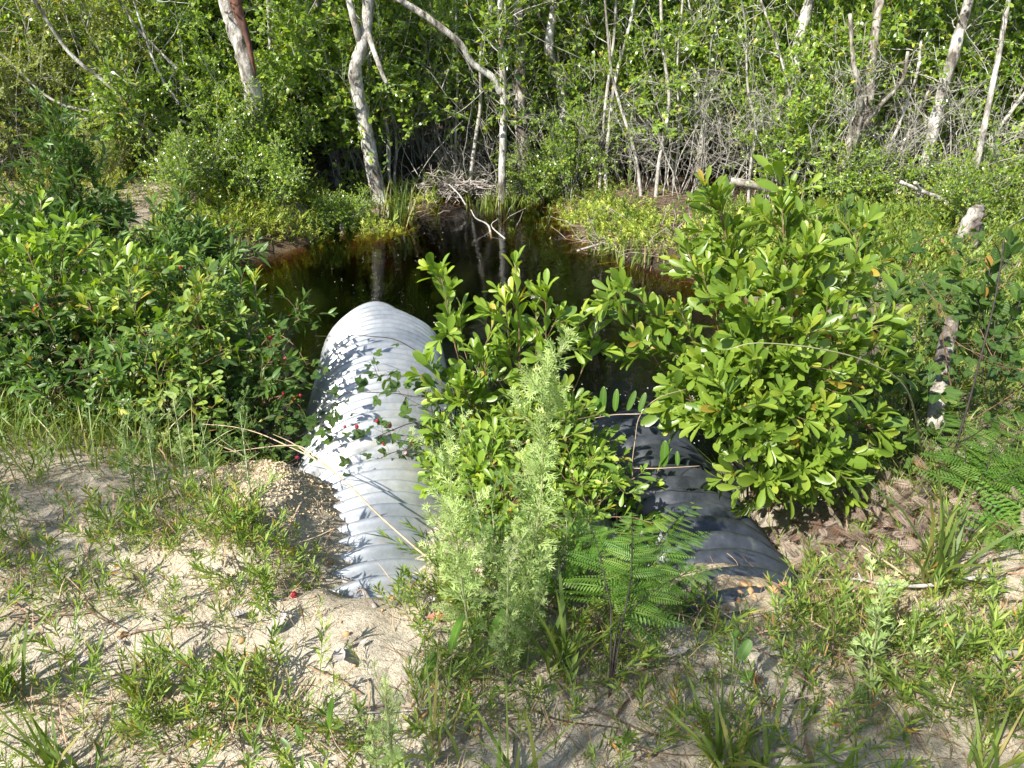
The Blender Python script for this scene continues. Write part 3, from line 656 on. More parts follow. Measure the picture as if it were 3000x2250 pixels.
Pp = lambda l: [P(*q) for q in l]
b0 = on_ground(-.30, 2.75)
bramble(b0, [[b0] + Pp([(1330, 1150, 2.9), (1190, 1010, 3.15), (1080, 985, 3.35), (1000, 985, 3.5), (925, 985, 3.6)])], [], 'thorny cane arching over the far part of the pale pipe', 71, .038, .30, nb=0)
b0 = on_ground(-.27, 2.6)
bramble(b0, [[b0] + Pp([(1290, 1200, 2.75), (1200, 1160, 2.8), (1100, 1150, 2.85), (1000, 1160, 2.9), (930, 1260, 2.85)]),
             [b0] + Pp([(1280, 1290, 2.6), (1220, 1240, 2.7), (1150, 1260, 2.75), (1080, 1290, 2.8), (1010, 1300, 2.8), (900, 1330, 2.8)]),
             [b0] + Pp([(1250, 1330, 2.6), (1180, 1320, 2.65), (1120, 1340, 2.65), (1090, 1380, 2.6)]),
             [b0] + Pp([(1250, 1150, 2.8), (1150, 1100, 2.9), (1085, 1110, 2.95)])],
        Pp([(1104, 1233, 2.7), (1142, 1248, 2.7), (1045, 1250, 2.72), (1205, 1298, 2.6), (1212, 1308, 2.6), (1189, 1327, 2.6), (1125, 1300, 2.68), (1010, 1250, 2.75), (950, 1390, 2.7), (960, 1400, 2.7), (1015, 1405, 2.6)]),
        'bramble with red berries sprawling across the middle of the pale pipe', 72, .042, .034, nb=6, bl=.17)
b0 = on_ground(-1.25, 3.35)
bramble(b0, [[b0] + Pp([(700, 1150, 3.3), (740, 1050, 3.3), (800, 980, 3.3), (860, 1010, 3.25), (900, 1070, 3.2)]),
             [b0] + Pp([(640, 1150, 3.3), (620, 1000, 3.3), (560, 900, 3.35), (600, 820, 3.4), (660, 830, 3.4)]),
             [b0] + Pp([(760, 1200, 3.2), (830, 1160, 3.1), (880, 1190, 3.05)]), [b0] + Pp([(600, 1250, 3.1), (560, 1330, 2.9), (600, 1400, 2.8)]),
             [b0] + Pp([(700, 1300, 3.0), (740, 1400, 2.8), (730, 1440, 2.75)])],
        Pp([(791, 991, 3.2), (822, 998, 3.2), (835, 1050, 3.2), (720, 1100, 3.2), (880, 1158, 3.0), (830, 1152, 3.05), (575, 1290, 2.9), (758, 1412, 2.7), (728, 1438, 2.7), (638, 785, 3.4), (530, 783, 3.4), (625, 1210, 3.0), (870, 1340, 2.8)]),
        'bramble with red berries between the left shrubs and the pale pipe', 73, .055, .05, 'brown_twig', nb=7, bl=.26)
b0 = on_ground(-2.1, 3.3)
bramble(b0, [[b0] + Pp([(60, 1000, 3.3), (90, 900, 3.3), (100, 860, 3.2)]), [b0] + Pp([(160, 1100, 3.3), (230, 1050, 3.2), (340, 1000, 3.1), (420, 1050, 3.1)]),
             [b0] + Pp([(0, 1100, 3.2), (-50, 1020, 3.2)]), [b0] + Pp([(200, 1180, 3.1), (330, 1150, 3.0), (350, 1140, 2.9)])],
        Pp([(97, 871, 3.2), (108, 898, 3.2), (99, 907, 3.2), (69, 888, 3.2), (223, 1101, 3.1), (203, 1111, 3.1), (31, 1063, 3.15), (153, 893, 3.2)]),
        'bramble with red berries at the left edge of the view', 74, .055, .05, 'brown_twig', nb=7, bl=.3)
b0 = on_ground(-1.75, 3.15)
bramble(b0, [[b0] + Pp([(500, 1100, 3.1), (520, 1000, 3.1), (470, 950, 3.1)]), [b0] + Pp([(420, 1200, 3.0), (330, 1230, 2.9), (270, 1230, 2.9)]), [b0] + Pp([(560, 1250, 2.9), (545, 1330, 2.8), (540, 1350, 2.75)])],
        [], 'berryless bramble low among the left shrubs above the shaded grass', 75, .06, .05, 'brown_twig', nb=6, bl=.28)
for k, (bx, by, cs, lab) in enumerate([(2.15, 3.2, [(2750, 900, 3.2), (2800, 1000, 3.1), (2900, 1050, 3.0)], 'small bramble beside the pale mottled log on the right'),
                                        (2.7, 4.2, [(2800, 900, 4.0), (2700, 850, 3.9), (2620, 900, 3.9)], 'bramble in the sunlit grass behind the dark cane'),
                                        (2.3, 4.6, [(2660, 780, 4.4), (2740, 700, 4.4), (2830, 760, 4.3)], 'bramble on the bank behind the ribbed leaf shrub')]):
    b0 = on_ground(bx, by); bramble(b0, [[b0] + Pp(cs), [b0] + Pp([(a + 120, b_ + 60, c_) for a, b_, c_ in cs[::-1]])], [], lab, 80 + k, .05, .045, 'brown_twig', nb=6, bl=.35)

# ------------------------------------------------------------------ feathery weeds (mugwort-like)
def feathery(base, ctrl, label, seed, L=.07, spacing=.011, T=CUT, r0=.0045, shoots=6, sl=.12, t0=.05, ang=(60, 25), cat='weed', shrink=.5, mat='fennel'):
    r_ = np.random.default_rng(seed); base = np.array(base, float); sm, lm = MB(), MB(); pts = smooth_line([base] + list(ctrl), 6)
    sm.tube(pts, np.linspace(r0, .0012, len(pts)), 6)
    _, _, tot = at_t(pts, [0]); n = int(tot * (1 - t0) / spacing)
    def put(pts_, n_, L_, t0_, shr):
        ts = np.linspace(t0_, 1, n_); q, tg, _ = at_t(pts_, ts); ph = np.arange(n_) * 2.399 + r_.random() * 6
        ref = np.where(np.abs(tg[:, 2:3]) < .95, np.array([[0, 0, 1.]]), np.array([[1., 0, 0]])); u = norm(np.cross(tg, ref)); v = np.cross(tg, u)
        rad = u * np.cos(ph)[:, None] + v * np.sin(ph)[:, None]; a = np.radians(ang[0] + (ang[1] - ang[0]) * ts ** 1.5 + r_.normal(0, 9, n_))
        d = tg * np.cos(a)[:, None] + rad * np.sin(a)[:, None]; nr = norm(tg + r_.normal(0, .25, (n_, 3)))
        LL = L_ * (1 - shr * ts ** 2) * r_.uniform(.75, 1.2, n_)
        put_leaves(lm, T, q, d, nr, LL, np.full(n_, 1.), np.clip(r_.random(n_) * .6 + ts * .35, 0, .99))
    put(pts, n, L, t0, shrink)
    for br, bt in side_branches(r_, pts, shoots, .12, sl, 40, 4, .06, .08, False):
        sm.tube(br, np.linspace(.0016, .0008, len(br)), 4, cap=False); put(br, int(sl / spacing * .9), L * .6, .1, .3)
    e = empty('feathery_weed', base, label, cat)
    rebase(sm, base).build('stem', M['green_stem'], e, smooth=True); rebase(lm, base).build('foliage', M[mat], e); return e
def gpt(px, py): q = G(px, py); return on_ground(q[0], q[1], -.01)
feathery(gpt(1490, 1960), Pp([(1510, 1820, 1.52), (1555, 1640, 1.56), (1585, 1450, 1.6), (1592, 1250, 1.64), (1605, 1060, 1.68)]), 'tallest feathery green weed standing in the middle in front of the pond', 101, .09, .0062, shoots=16, sl=.14)
feathery(gpt(1405, 2010), Pp([(1375, 1850, 1.46), (1345, 1650, 1.5), (1325, 1450, 1.54), (1310, 1280, 1.58)]), 'feathery weed just left of the tallest one and half its height', 102, .08, .0065, shoots=12, sl=.12)
feathery(gpt(1480, 2020), Pp([(1485, 1850, 1.4), (1488, 1700, 1.42), (1490, 1600, 1.44)]), 'short feathery weed at the foot of the tallest one', 103, .055, .0065, shoots=8, sl=.1)
feathery(gpt(1540, 1990), Pp([(1555, 1850, 1.45), (1580, 1720, 1.48)]), 'short feathery weed right of the tallest stem base', 104, .05, .007, shoots=6, sl=.09)
feathery(gpt(1390, 1900), Pp([(1385, 1760, 1.6), (1370, 1640, 1.62)]), 'feathery weed in front of the black edged gap right of the pale pipe foot', 105, .055, .007, shoots=8, sl=.12)
feathery(gpt(1150, 2330), Pp([(1145, 2180, 1.08), (1130, 2060, 1.1), (1128, 1985, 1.12)]), 'grey green feathery weed at the bottom edge below the pale pipe', 106, .038, .0045, shoots=10, sl=.07)
feathery(gpt(1105, 2330), Pp([(1100, 2230, 1.1), (1085, 2120, 1.11)]), 'small feathery weed at the bottom edge left of the grey green one', 107, .035, .005, shoots=6, sl=.06)
feathery(gpt(2555, 2115), Pp([(2550, 1980, 1.35), (2570, 1850, 1.38), (2590, 1700, 1.42)]), 'bright green feathery weed on the sand below the big right shrub', 108, .062, .008, CUT3, shoots=10, sl=.09)
feathery(gpt(2720, 2080), Pp([(2700, 1980, 1.4), (2710, 1880, 1.42)]), 'small feathery weed right of the bright green one', 109, .05, .008, CUT3, shoots=5, sl=.07)
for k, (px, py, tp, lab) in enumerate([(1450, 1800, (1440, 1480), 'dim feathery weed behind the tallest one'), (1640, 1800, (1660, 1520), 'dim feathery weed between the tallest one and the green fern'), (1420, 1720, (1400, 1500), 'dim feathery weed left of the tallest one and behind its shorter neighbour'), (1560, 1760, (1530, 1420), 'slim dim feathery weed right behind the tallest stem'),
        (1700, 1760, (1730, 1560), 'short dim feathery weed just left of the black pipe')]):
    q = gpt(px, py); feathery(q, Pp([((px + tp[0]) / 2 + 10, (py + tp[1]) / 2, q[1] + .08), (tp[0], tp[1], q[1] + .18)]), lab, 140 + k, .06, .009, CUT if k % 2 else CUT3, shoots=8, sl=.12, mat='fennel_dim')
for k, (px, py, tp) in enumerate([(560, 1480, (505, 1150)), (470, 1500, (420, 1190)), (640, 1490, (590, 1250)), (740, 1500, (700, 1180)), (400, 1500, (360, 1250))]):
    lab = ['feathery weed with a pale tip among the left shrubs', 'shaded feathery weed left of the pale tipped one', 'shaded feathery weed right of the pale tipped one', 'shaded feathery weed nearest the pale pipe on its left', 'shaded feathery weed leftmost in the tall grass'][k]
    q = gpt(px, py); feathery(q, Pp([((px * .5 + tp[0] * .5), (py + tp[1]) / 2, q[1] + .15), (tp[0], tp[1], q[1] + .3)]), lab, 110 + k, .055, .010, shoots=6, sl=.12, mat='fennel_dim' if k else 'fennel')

# ------------------------------------------------------------------ ferns
def fern(base, fronds, label, seed, scale=1., leafm='fern', stipe='dark_twig', cat='fern', sz=.17):
    r_ = np.random.default_rng(seed); base = np.array(base, float); sm, lm = MB(), MB()
    for st, tip, width in fronds:
        pts0 = smooth_line([base] + list(st), 5); sm.tube(pts0, np.linspace(.0032, .0018, len(pts0)), 5)
        a = np.array(st[-1]); tip = np.array(tip); ax = tip - a; Lr = np.linalg.norm(ax)
        pts = smooth_line([a, a + ax * .5 + np.array([0, 0, .12 * Lr]), tip], 8); sm.tube(pts, np.linspace(.0018, .0006, len(pts)), 4)
        n = 17; ts = np.linspace(.03, .97, n); q, tg, _ = at_t(pts, ts)
        for sgn in (-1, 1):
            side = norm(np.cross(np.array([0, 0, 1.]), tg)) * sgn
            d = norm(side + tg * .4 + r_.normal(0, .16, (n, 3)) + np.array([0, 0, -.2])); nr = norm(np.array([[0, 0, 1.]]) + r_.normal(0, .35, (n, 3)))
            LL = width * (1 - ts * .93) ** .8 * r_.uniform(.7, 1.12, n)
            put_leaves(lm, PINNA, q, d, nr, LL, np.full(n, 1.), r_.random(n))
    e = empty('fern', base, label, cat)
    rebase(sm, base).build('stem', M[stipe], e, smooth=True); rebase(lm, base).build('foliage', M[leafm], e); return e
q = gpt(1785, 2050)
fern(q, [(Pp([(1800, 1900, q[1] + .04), (1820, 1800, q[1] + .1)]), P(2040, 1470, q[1] + .5), .15), (Pp([(1800, 1920, q[1] + .04), (1815, 1810, q[1] + .08)]), P(2110, 1660, q[1] + .25), .13),
         (Pp([(1790, 1900, q[1] + .04), (1790, 1780, q[1] + .1)]), P(1700, 1480, q[1] + .45), .14), (Pp([(1820, 1850, q[1] + .05), (1850, 1690, q[1] + .15)]), P(1850, 1500, q[1] + .4), .11),
         (Pp([(1820, 1850, q[1] + .05), (1845, 1720, q[1] + .15)]), P(2080, 1560, q[1] + .42), .11)], 'green fern with dark stalks in front of the black pipe', 121)
b0 = on_ground(2.0, 2.35)
fern(b0, [(Pp([(2850, 1420, 2.4)]), P(3100, 1180, 2.55), .24), (Pp([(2830, 1440, 2.4)]), P(2800, 1160, 2.7), .2), (Pp([(2880, 1430, 2.35)]), P(3150, 1330, 2.35), .24),
          (Pp([(2900, 1480, 2.3)]), P(3200, 1480, 2.2), .22), (Pp([(2860, 1450, 2.35)]), P(2960, 1200, 2.6), .2)], 'bright sunlit fern at the right edge behind the dark cane', 122)
b0 = on_ground(2.25, 1.95)
fern(b0, [(Pp([(3060, 1600, 1.98)]), P(2800, 1560, 2.05), .24), (Pp([(3080, 1600, 1.98)]), P(3150, 1450, 2.1), .3)], 'fern frond poking in at the right edge over the dry bracken', 123)

# ------------------------------------------------------------------ smooth-leaved vine, canes, dry stalks
def vine(label, paths, leaves, seed, r0=.0022, twig='tan_stem', Wd=1.0):
    r_ = np.random.default_rng(seed); base = np.array(paths[0][0]); e = empty('vine', base, label, 'vine'); sm = MB()
    for p_ in paths: pts = smooth_line(p_, 6); sm.tube(pts, np.linspace(r0, r0 * .5, len(pts)), 5)
    rebase(sm, base).build('stem', M[twig], e, smooth=True)
    for a, b_ in leaves:
        a = np.array(a); b_ = np.array(b_); lm = MB(); d = b_ - a; l = np.linalg.norm(d)
        toc = norm(np.array([0, 0, CAMZ]) - a) * .55 + np.array([-.35, -.2, .6]) + r_.normal(0, .3, 3)
        put_leaves(lm, OBLONG, np.zeros((1, 3)), d[None], toc[None], [l], [Wd * r_.uniform(.85, 1.1)], [r_.random() * .99])
        o = lm.build('leaf', M['vine'], e); o.location = tuple(a - base)
q = gpt(1180, 2120)
vl = lambda l, Y: [(P(a, b_, Y + dy), P(c_, d_, Y + dy + .015)) for a, b_, c_, d_, dy in l]
vine('low vine with paired oblong leaves crossing the feet of the feathery weeds', [[q] + Pp([(1240, 2000, 1.35), (1320, 1925, 1.38), (1430, 1868, 1.45), (1550, 1765, 1.55), (1680, 1715, 1.62), (1800, 1680, 1.68)])],
     vl([(1318, 1915, 1350, 1798, 0), (1434, 1868, 1488, 1778, .05), (1232, 2005, 1278, 1912, -.02), (1663, 1715, 1688, 1612, .2), (1710, 1680, 1712, 1624, .22), (1730, 1645, 1772, 1545, .25), (1665, 1568, 1718, 1508, .35), (1695, 1620, 1700, 1560, .3), (1620, 1740, 1600, 1670, .2)], 1.38), 131)
q = on_ground(.62, 2.5)
vine('vine with upright paired leaves arching above the black pipe', [[q] + Pp([(1858, 1420, 2.5), (1862, 1280, 2.5), (1878, 1213, 2.5), (1930, 1165, 2.55), (2010, 1140, 2.6)]), [P(1858, 1372, 2.45)] + Pp([(1930, 1372, 2.4), (2050, 1365, 2.4)]), [P(1878, 1213, 2.5)] + Pp([(1800, 1215, 2.5), (1740, 1225, 2.5)]),
      [P(1858, 1400, 2.45)] + Pp([(1780, 1460, 2.35), (1680, 1470, 2.3)])],
     vl([(1662, 1465, 1684, 1368, -.2), (1755, 1462, 1772, 1372, -.15), (1792, 1462, 1812, 1372, -.15), (1680, 1500, 1650, 1420, -.2), (1720, 1455, 1700, 1380, -.2), (1765, 1208, 1768, 1133, 0), (1802, 1205, 1806, 1140, 0), (1770, 1220, 1742, 1160, 0),
         (1838, 1203, 1862, 1145, 0), (1873, 1207, 1890, 1150, 0), (1945, 1368, 1948, 1292, -.1), (1985, 1365, 1984, 1322, -.1), (1930, 1365, 1965, 1310, -.1), (1835, 1560, 1846, 1500, -.3), (1872, 1562, 1876, 1508, -.3), (1922, 1560, 1932, 1498, -.3), (1962, 1562, 2000, 1510, -.3)], 2.5), 132)
q = gpt(1130, 2330)
vine('single bright leaves on a thin stem left of the grey green bottom weed', [[q] + Pp([(960, 2190, 1.12), (900, 2150, 1.12)]), [q] + Pp([(1000, 2200, 1.1), (966, 2135, 1.1)])], vl([(966, 2135, 968, 2045, 0), (885, 2170, 866, 2125, .02), (850, 2190, 820, 2160, .02)], 1.1), 133)
q = gpt(2140, 2060)
vine('upright weed with broad dark leaves on the sand below the black pipe', [[q] + Pp([(2160, 1980, 1.3), (2185, 1890, 1.32)]), [q] + Pp([(2150, 1900, 1.32), (2140, 1850, 1.34)])], vl([(2165, 1935, 2198, 1875, -.02), (2168, 1930, 2160, 1910, -.02), (2170, 2000, 2205, 1965, -.02), (2140, 1870, 2165, 1845, .02), (2150, 1910, 2155, 1870, .0)], 1.32), 134, twig='green_stem', Wd=1.5)
def cane(name, label, cat, ctrl, r0, r1, mat, n=6, thorns=0, forks=(), seed=1, rough=0):
    r_ = np.random.default_rng(seed); sm = MB(); base = np.array(ctrl[0], float); pts = smooth_line(ctrl, 6)
    sm.tube(pts, np.linspace(r0, r1, len(pts)), n, rough=rough, rng=r_)
    for f in forks: p2 = smooth_line(f, 5); sm.tube(p2, np.linspace(r0 * .7, r1 * .6, len(p2)), n, rough=rough, rng=r_)
    if thorns:
        q, _, _ = at_t(pts, np.linspace(.02, .98, thorns))
        for k in range(thorns): sm.tube([q[k], q[k] + norm(r_.normal(0, 1, 3)) * .012], [.0018, .0001], 3, cap=False)
    o = rebase(sm, base).build(name, M[mat], smooth=True); o.location = tuple(base); return tag(o, label, cat)
cane('dry_grass_stalk', 'long tan dry grass stalk arching in front of the pale pipe', 'dry stalk', [gpt(1420, 1880)] + Pp([(1345, 1720, 1.75), (1200, 1590, 1.9), (1100, 1500, 2.0), (1010, 1410, 2.12), (930, 1350, 2.22), (850, 1310, 2.3), (760, 1270, 2.38), (680, 1250, 2.45), (590, 1242, 2.5)]), .0042, .0012, 'tan_stem',
     forks=[Pp([(1010, 1410, 2.12), (900, 1318, 2.25), (830, 1305, 2.3), (700, 1320, 2.35), (600, 1330, 2.4)]), Pp([(930, 1350, 2.22), (860, 1300, 2.3), (800, 1272, 2.34)])])
cane('dry_stalk', 'yellowish stalk leaning across the left bushes from the left edge', 'dry stalk', [on_ground(-1.78, 2.75)] + Pp([(262, 1360, 2.85), (190, 1210, 2.95), (117, 1075, 3.05), (45, 970, 3.1)]), .006, .003, 'tan_stem', forks=[Pp([(110, 1070, 3.05), (80, 1040, 3.0), (62, 1020, 3.0)])])
cane('dry_stalk', 'thin pale dead stem slanting through the left bushes above the shaded grass', 'dry stalk', Pp([(533, 1300, 2.9), (420, 1230, 2.95), (300, 1200, 3.0), (212, 1184, 3.0)]), .003, .0015, 'twig')
cane('dry_stalk', 'thin pale dead stem rising beside the red berries on the left', 'dry stalk', Pp([(600, 1400, 2.8), (490, 1200, 2.9), (420, 1160, 3.0)]), .003, .0015, 'twig')
cane('thorny_cane', 'dark thorny dead cane leaning up beside the right edge', 'cane', [on_ground(1.45, 2.45)] + Pp([(2760, 1400, 2.5), (2820, 1240, 2.55), (2880, 1020, 2.6), (2920, 850, 2.65), (2942, 700, 2.7)]), .006, .0022, 'dark_twig', thorns=110, forks=[Pp([(2800, 1300, 2.55), (2860, 1270, 2.5), (2920, 1220, 2.45)])])
cane('greenbrier_cane', 'pale greenish arching cane passing through the big right shrub', 'cane', [on_ground(1.9, 3.0)] + Pp([(2660, 1150, 2.7), (2550, 1065, 2.55), (2400, 1022, 2.45), (2220, 1005, 2.4), (2130, 1025, 2.4)]), .004, .002, 'green_stem', thorns=14)
def gp(l, dz=.01): return [np.array(on_ground(*G(a, b_)[:2], dz)) for a, b_ in l]
cane('fallen_branch', 'pale forked dead branch lying on the sand right of the black pipe', 'branch', gp([(2900, 1722), (2800, 1728), (2720, 1742), (2650, 1748), (2560, 1738), (2500, 1722), (2380, 1724)], .035), .008, .002, 'twig', forks=[gp([(2650, 1748)], .035) + Pp([(2600, 1680, 1.95), (2545, 1600, 2.05)]), gp([(2520, 1726)], .03) + gp([(2505, 1710)], .04)], rough=.08)
cane('fallen_branch', 'grey dead branch lying at the right edge in the foreground', 'branch', gp([(2905, 1965), (2950, 1948), (3050, 1940), (3150, 1930)], .03), .012, .011, 'dead_wood', rough=.1)
cane('fallen_branch', 'thin pale stick lying across the bare sand below the pale pipe', 'branch', gp([(850, 2108), (1000, 2106), (1150, 2098), (1290, 2085)], .012), .0026, .0018, 'twig', rough=.1)
cane('fallen_branch', 'short rotten stick stuck in the sand at the foot of the pale pipe', 'branch', [gp([(1010, 1722)], .03)[0], gp([(1060, 1748)], .03)[0], gp([(1100, 1782)], .0)[0]], .009, .007, 'dead_wood', rough=.2)
cane('fallen_branch', 'thin white curved twig right of the bright green feathery weed', 'branch', gp([(2560, 2060), (2600, 2085), (2625, 2130), (2640, 2180)], .02), .003, .0015, 'twig')
cane('mottled_log', 'pale mottled log standing in the weeds right of the big shrub', 'log', [on_ground(1.98, 3.05)] + Pp([(2745, 1190, 3.2), (2765, 1050, 3.4), (2790, 940, 3.6)]), .042, .034, 'bark_grey', 12, rough=.08)
cane('fallen_branch', 'thin dark branch slanting from the right bank into the pond', 'branch', [PZ(1690, 735, WZ)] + [P(1800, 700, 7.9), P(1910, 648, 8.4)], .014, .008, 'dead_wood')
cane('fallen_branch', 'pale lichen covered branch hanging under the right thicket', 'branch', Pp([(2637, 532, 7.4), (2700, 560, 7.4), (2760, 585, 7.4), (2808, 632, 7.4)]), .016, .026, 'bark_pale', 8, forks=[Pp([(2700, 560, 7.4), (2680, 535, 7.3)])])
cane('broken_log', 'broken brown log end hanging in the thicket right of centre', 'log', Pp([(2138, 530, 8.8), (2200, 540, 8.8), (2262, 562, 8.9), (2330, 600, 9.)]), .05, .035, 'dead_wood', 9, rough=.15)
q = G(2830, 740); cane('tree_stump', 'leaning broken stump at the foot of the right thicket', 'stump', [on_ground(q[0], q[1], -.1), P(2835, 690, q[1]), P(2850, 640, q[1]), P(2868, 612, q[1] + .1)], .12, .05, 'bark_grey', 14, rough=.2)
q = G(1005, 716); cane('tree_stump', 'small grey snag poking up at the left pond edge', 'stump', [on_ground(q[0], q[1], -.05), P(1006, 690, q[1]), P(1001, 655, q[1])], .065, .02, 'dead_wood', 9, rough=.18)
cane('fallen_branch', 'bare twig rising out of the narrow inlet', 'branch', [P(1365, 602, 9.3), P(1345, 570, 9.4), P(1315, 540, 9.6)], .012, .006, 'twig')
cane('fallen_branch', 'crooked white twig reaching from the right bank toward the inlet', 'branch', [P(1440, 700, 8.4), P(1430, 660, 8.6), P(1395, 640, 8.6), P(1380, 615, 8.7)], .014, .005, 'twig', forks=[[P(1480, 700, 8.2), P(1440, 662, 8.5), P(1460, 640, 8.6)]])

# ------------------------------------------------------------------ trees of the swamp edge
def crown_mesh(seed, rad=1.3, n=2600, L=.075):
    r_ = np.random.default_rng(seed); mb = MB(); k = 42
    cc = r_.normal(0, 1, (k, 3)); cc = norm(cc) * (r_.random((k, 1)) ** .4) * rad * np.array([1, 1, .75])
    ci = r_.integers(0, k, n); pos = cc[ci] + r_.normal(0, .16 * rad, (n, 3)) * np.array([1, 1, .6])
    d = norm(r_.normal(0, 1, (n, 3)) + norm(pos) * .8); nr = norm(r_.normal(0, .5, (n, 3)) + np.array([-.2, -.2, 1.]))
    put_leaves(mb, HEX, pos, d, nr, L * r_.uniform(.6, 1.3, n), np.full(n, 1.1), r_.random(n)); return mb.mesh('crown', M['thicket'])
CROWNS = [crown_mesh(s) for s in (1, 2, 3)]
def tree(label, ctrl, w, mat='bark_pale', rise=2.2, group=None, forks=(), crown=1.0, seed=0, name='swamp_tree', root=.0, cat='tree', n=12):
    # ctrl: (px, py, worldY) from the foot upwards; w: trunk width in photo pixels at the foot
    fw = {1: .25, 2: .45, 3: .5, 4: .7, 5: .9, 6: .9, 7: .7, 8: .9, 9: 1.0, 10: .5, 11: .8, 12: .5, 13: .5}.get(seed, 0)
    ctrl = [(a, b_, c_ - fw) for a, b_, c_ in ctrl]; forks = [([(a, b_, c_ - fw) for a, b_, c_ in f[0]],) + tuple(f[1:]) for f in forks]
    r_ = np.random.default_rng(200 + seed); pts = [P(*c_) for c_ in ctrl]; Y0 = ctrl[0][2]
    foot = pts[0].copy(); foot[2] = min(foot[2], hz(foot[0], foot[1]) - .05); base = foot.copy()
    zc = Y0 * cp + 2.0 * sp_; rad = w / FPX * zc / 2
    top = pts[-1]; d = norm(pts[-1] - pts[-2]); d = norm(d + np.array([0, 0, .9]))
    allp = [foot] + pts[1:] if abs(foot[2] - pts[0][2]) < .3 else [foot] + pts
    ext = [top + d * rise * .5, top + d * rise + r_.normal(0, .15, 3)]
    sl_ = smooth_line(allp + ext, 7); k = len(sl_)
    rr = rad * np.linspace(1.0, .55, k); rr[:3] *= np.array([1.35, 1.18, 1.06])[:len(rr[:3])]
    mb = MB(); mb.tube(sl_, rr, n, rough=.07, rng=r_); e = empty(name, base, label, cat, group)
    for f in forks:
        fm = MB(); fp = smooth_line([P(*c_) for c_ in f[0]], 7); fm.tube(fp, np.linspace(rad * f[1], rad * f[2], len(fp)), 9, rough=.06, rng=r_)
        rebase(fm, base).build('limb', M[f[3] if len(f) > 3 else mat], e, smooth=True)
    tw = mb; lm = MB()
    for br, _ in side_branches(r_, sl_, 9, .15, .8, 60, 6, .2, .04, False):
        tw.tube(br, np.linspace(max(.004, rad * .14), .002, len(br)), 4, cap=False)
        for t2, _ in side_branches(r_, br, 4, .2, .35, 45, 4, .2, .02, False):
            tw.tube(t2, np.linspace(.003, .0012, len(t2)), 3, cap=False); leaves_on(lm, t2, r_, HEX, .05, 1.0, .03, .3, up=.6, rosette=3)
    rebase(tw, base).build('trunk', M[mat], e, smooth=True); rebase(lm, base).build('foliage', M['thicket'], e)
    if crown:
        for q, s in ((1.0, 1.), (.72, .8)):
            o = bpy.data.objects.new('crown', CROWNS[int(r_.integers(3))]); C.objects.link(o); o.parent = e
            a = at_t(sl_, [q])[0][0] - base + r_.normal(0, .25, 3) * (1 if q < 1 else .4); a[2] += .35
            if a[2] + base[2] < 2.9: a[2] = 2.9 - base[2]
            o.location = tuple(a); o.rotation_euler.z = r_.random() * 6; s *= crown; o.scale = (s, s, s)
    return e
tree('pale mottled tree with a kinked trunk left of the inlet', [(1112, 545, 9.9), (1085, 460, 9.9), (1068, 360, 9.9), (1045, 250, 9.85), (1042, 195, 9.8), (1068, 110, 9.8), (1078, 0, 9.8)], 45,
     forks=[([(1056, 130, 9.8), (1040, 70, 9.7), (1022, 0, 9.7)], .45, .35), ([(1072, 80, 9.8), (1110, 190, 9.6), (1133, 245, 9.55)], .35, .22)], seed=1)
tree('straight slender pale tree standing at the inlet with a curved limb joining it', [(1470, 575, 10.2), (1472, 450, 10.2), (1476, 300, 10.2), (1470, 150, 10.2), (1466, 0, 10.2)], 24,
     forks=[([(1468, 275, 10.2), (1440, 225, 10.15), (1385, 185, 10.1), (1345, 125, 10.0), (1250, 50, 9.9), (1150, -10, 9.9), (1000, -80, 9.9)], .85, .6)], seed=2)
tree('darker grey tree just right of the straight slender pale one', [(1560, 600, 10.6), (1535, 450, 10.7), (1525, 330, 10.8), (1525, 150, 10.9), (1518, 0, 10.9)], 42, 'bark_grey', seed=3)
tree('pale tree with a bent trunk, third to the right of the inlet', [(1660, 585, 10.8), (1655, 400, 10.9), (1645, 260, 11), (1608, 150, 11), (1625, 0, 11)], 34, seed=4)
tree('pale tree half hidden by leaves between the bent one and the vertical saplings', [(1705, 590, 11.2), (1700, 400, 11.3), (1695, 180, 11.3), (1715, 0, 11.3)], 30, seed=5)
tree('thick leaning tree with a peeling red brown strip at the upper left', [(800, 560, 9.9), (760, 380, 9.9), (725, 200, 9.8), (690, 90, 9.8), (655, -20, 9.8)], 54, 'bark_pale', forks=[([(752, 235, 9.8), (738, 170, 9.7), (722, 100, 9.68), (700, 40, 9.68), (688, -10, 9.68)], .06, .62, 'bark_red')], seed=6)
tree('shaded grey tree behind the thicket between the red barked tree and the kinked one', [(985, 540, 11.2), (970, 350, 11.3), (955, 180, 11.4), (930, 0, 11.4)], 34, 'bark_grey', seed=7)
tree('white barked tree in the upper right with its lower trunk hidden by leaves', [(2290, 560, 10.2), (2320, 300, 10.2), (2345, 100, 10.2), (2375, -10, 10.2)], 38, seed=8)
tree('pale leaning tree at the upper right near the edge', [(2700, 560, 9.2), (2740, 350, 9.3), (2790, 170, 9.3), (2840, -10, 9.4)], 36, seed=9)
tree('long slender pale tree leaning right near the right edge', [(2836, 610, 8.0), (2868, 450, 8.1), (2900, 290, 8.2), (2930, 140, 8.3), (2957, -10, 8.4)], 18, rise=1.6, seed=10, n=8)
tree('pale tree cut by the right edge of the view', [(2900, 500, 10.5), (2960, 250, 10.6), (3010, 60, 10.6)], 40, seed=11)
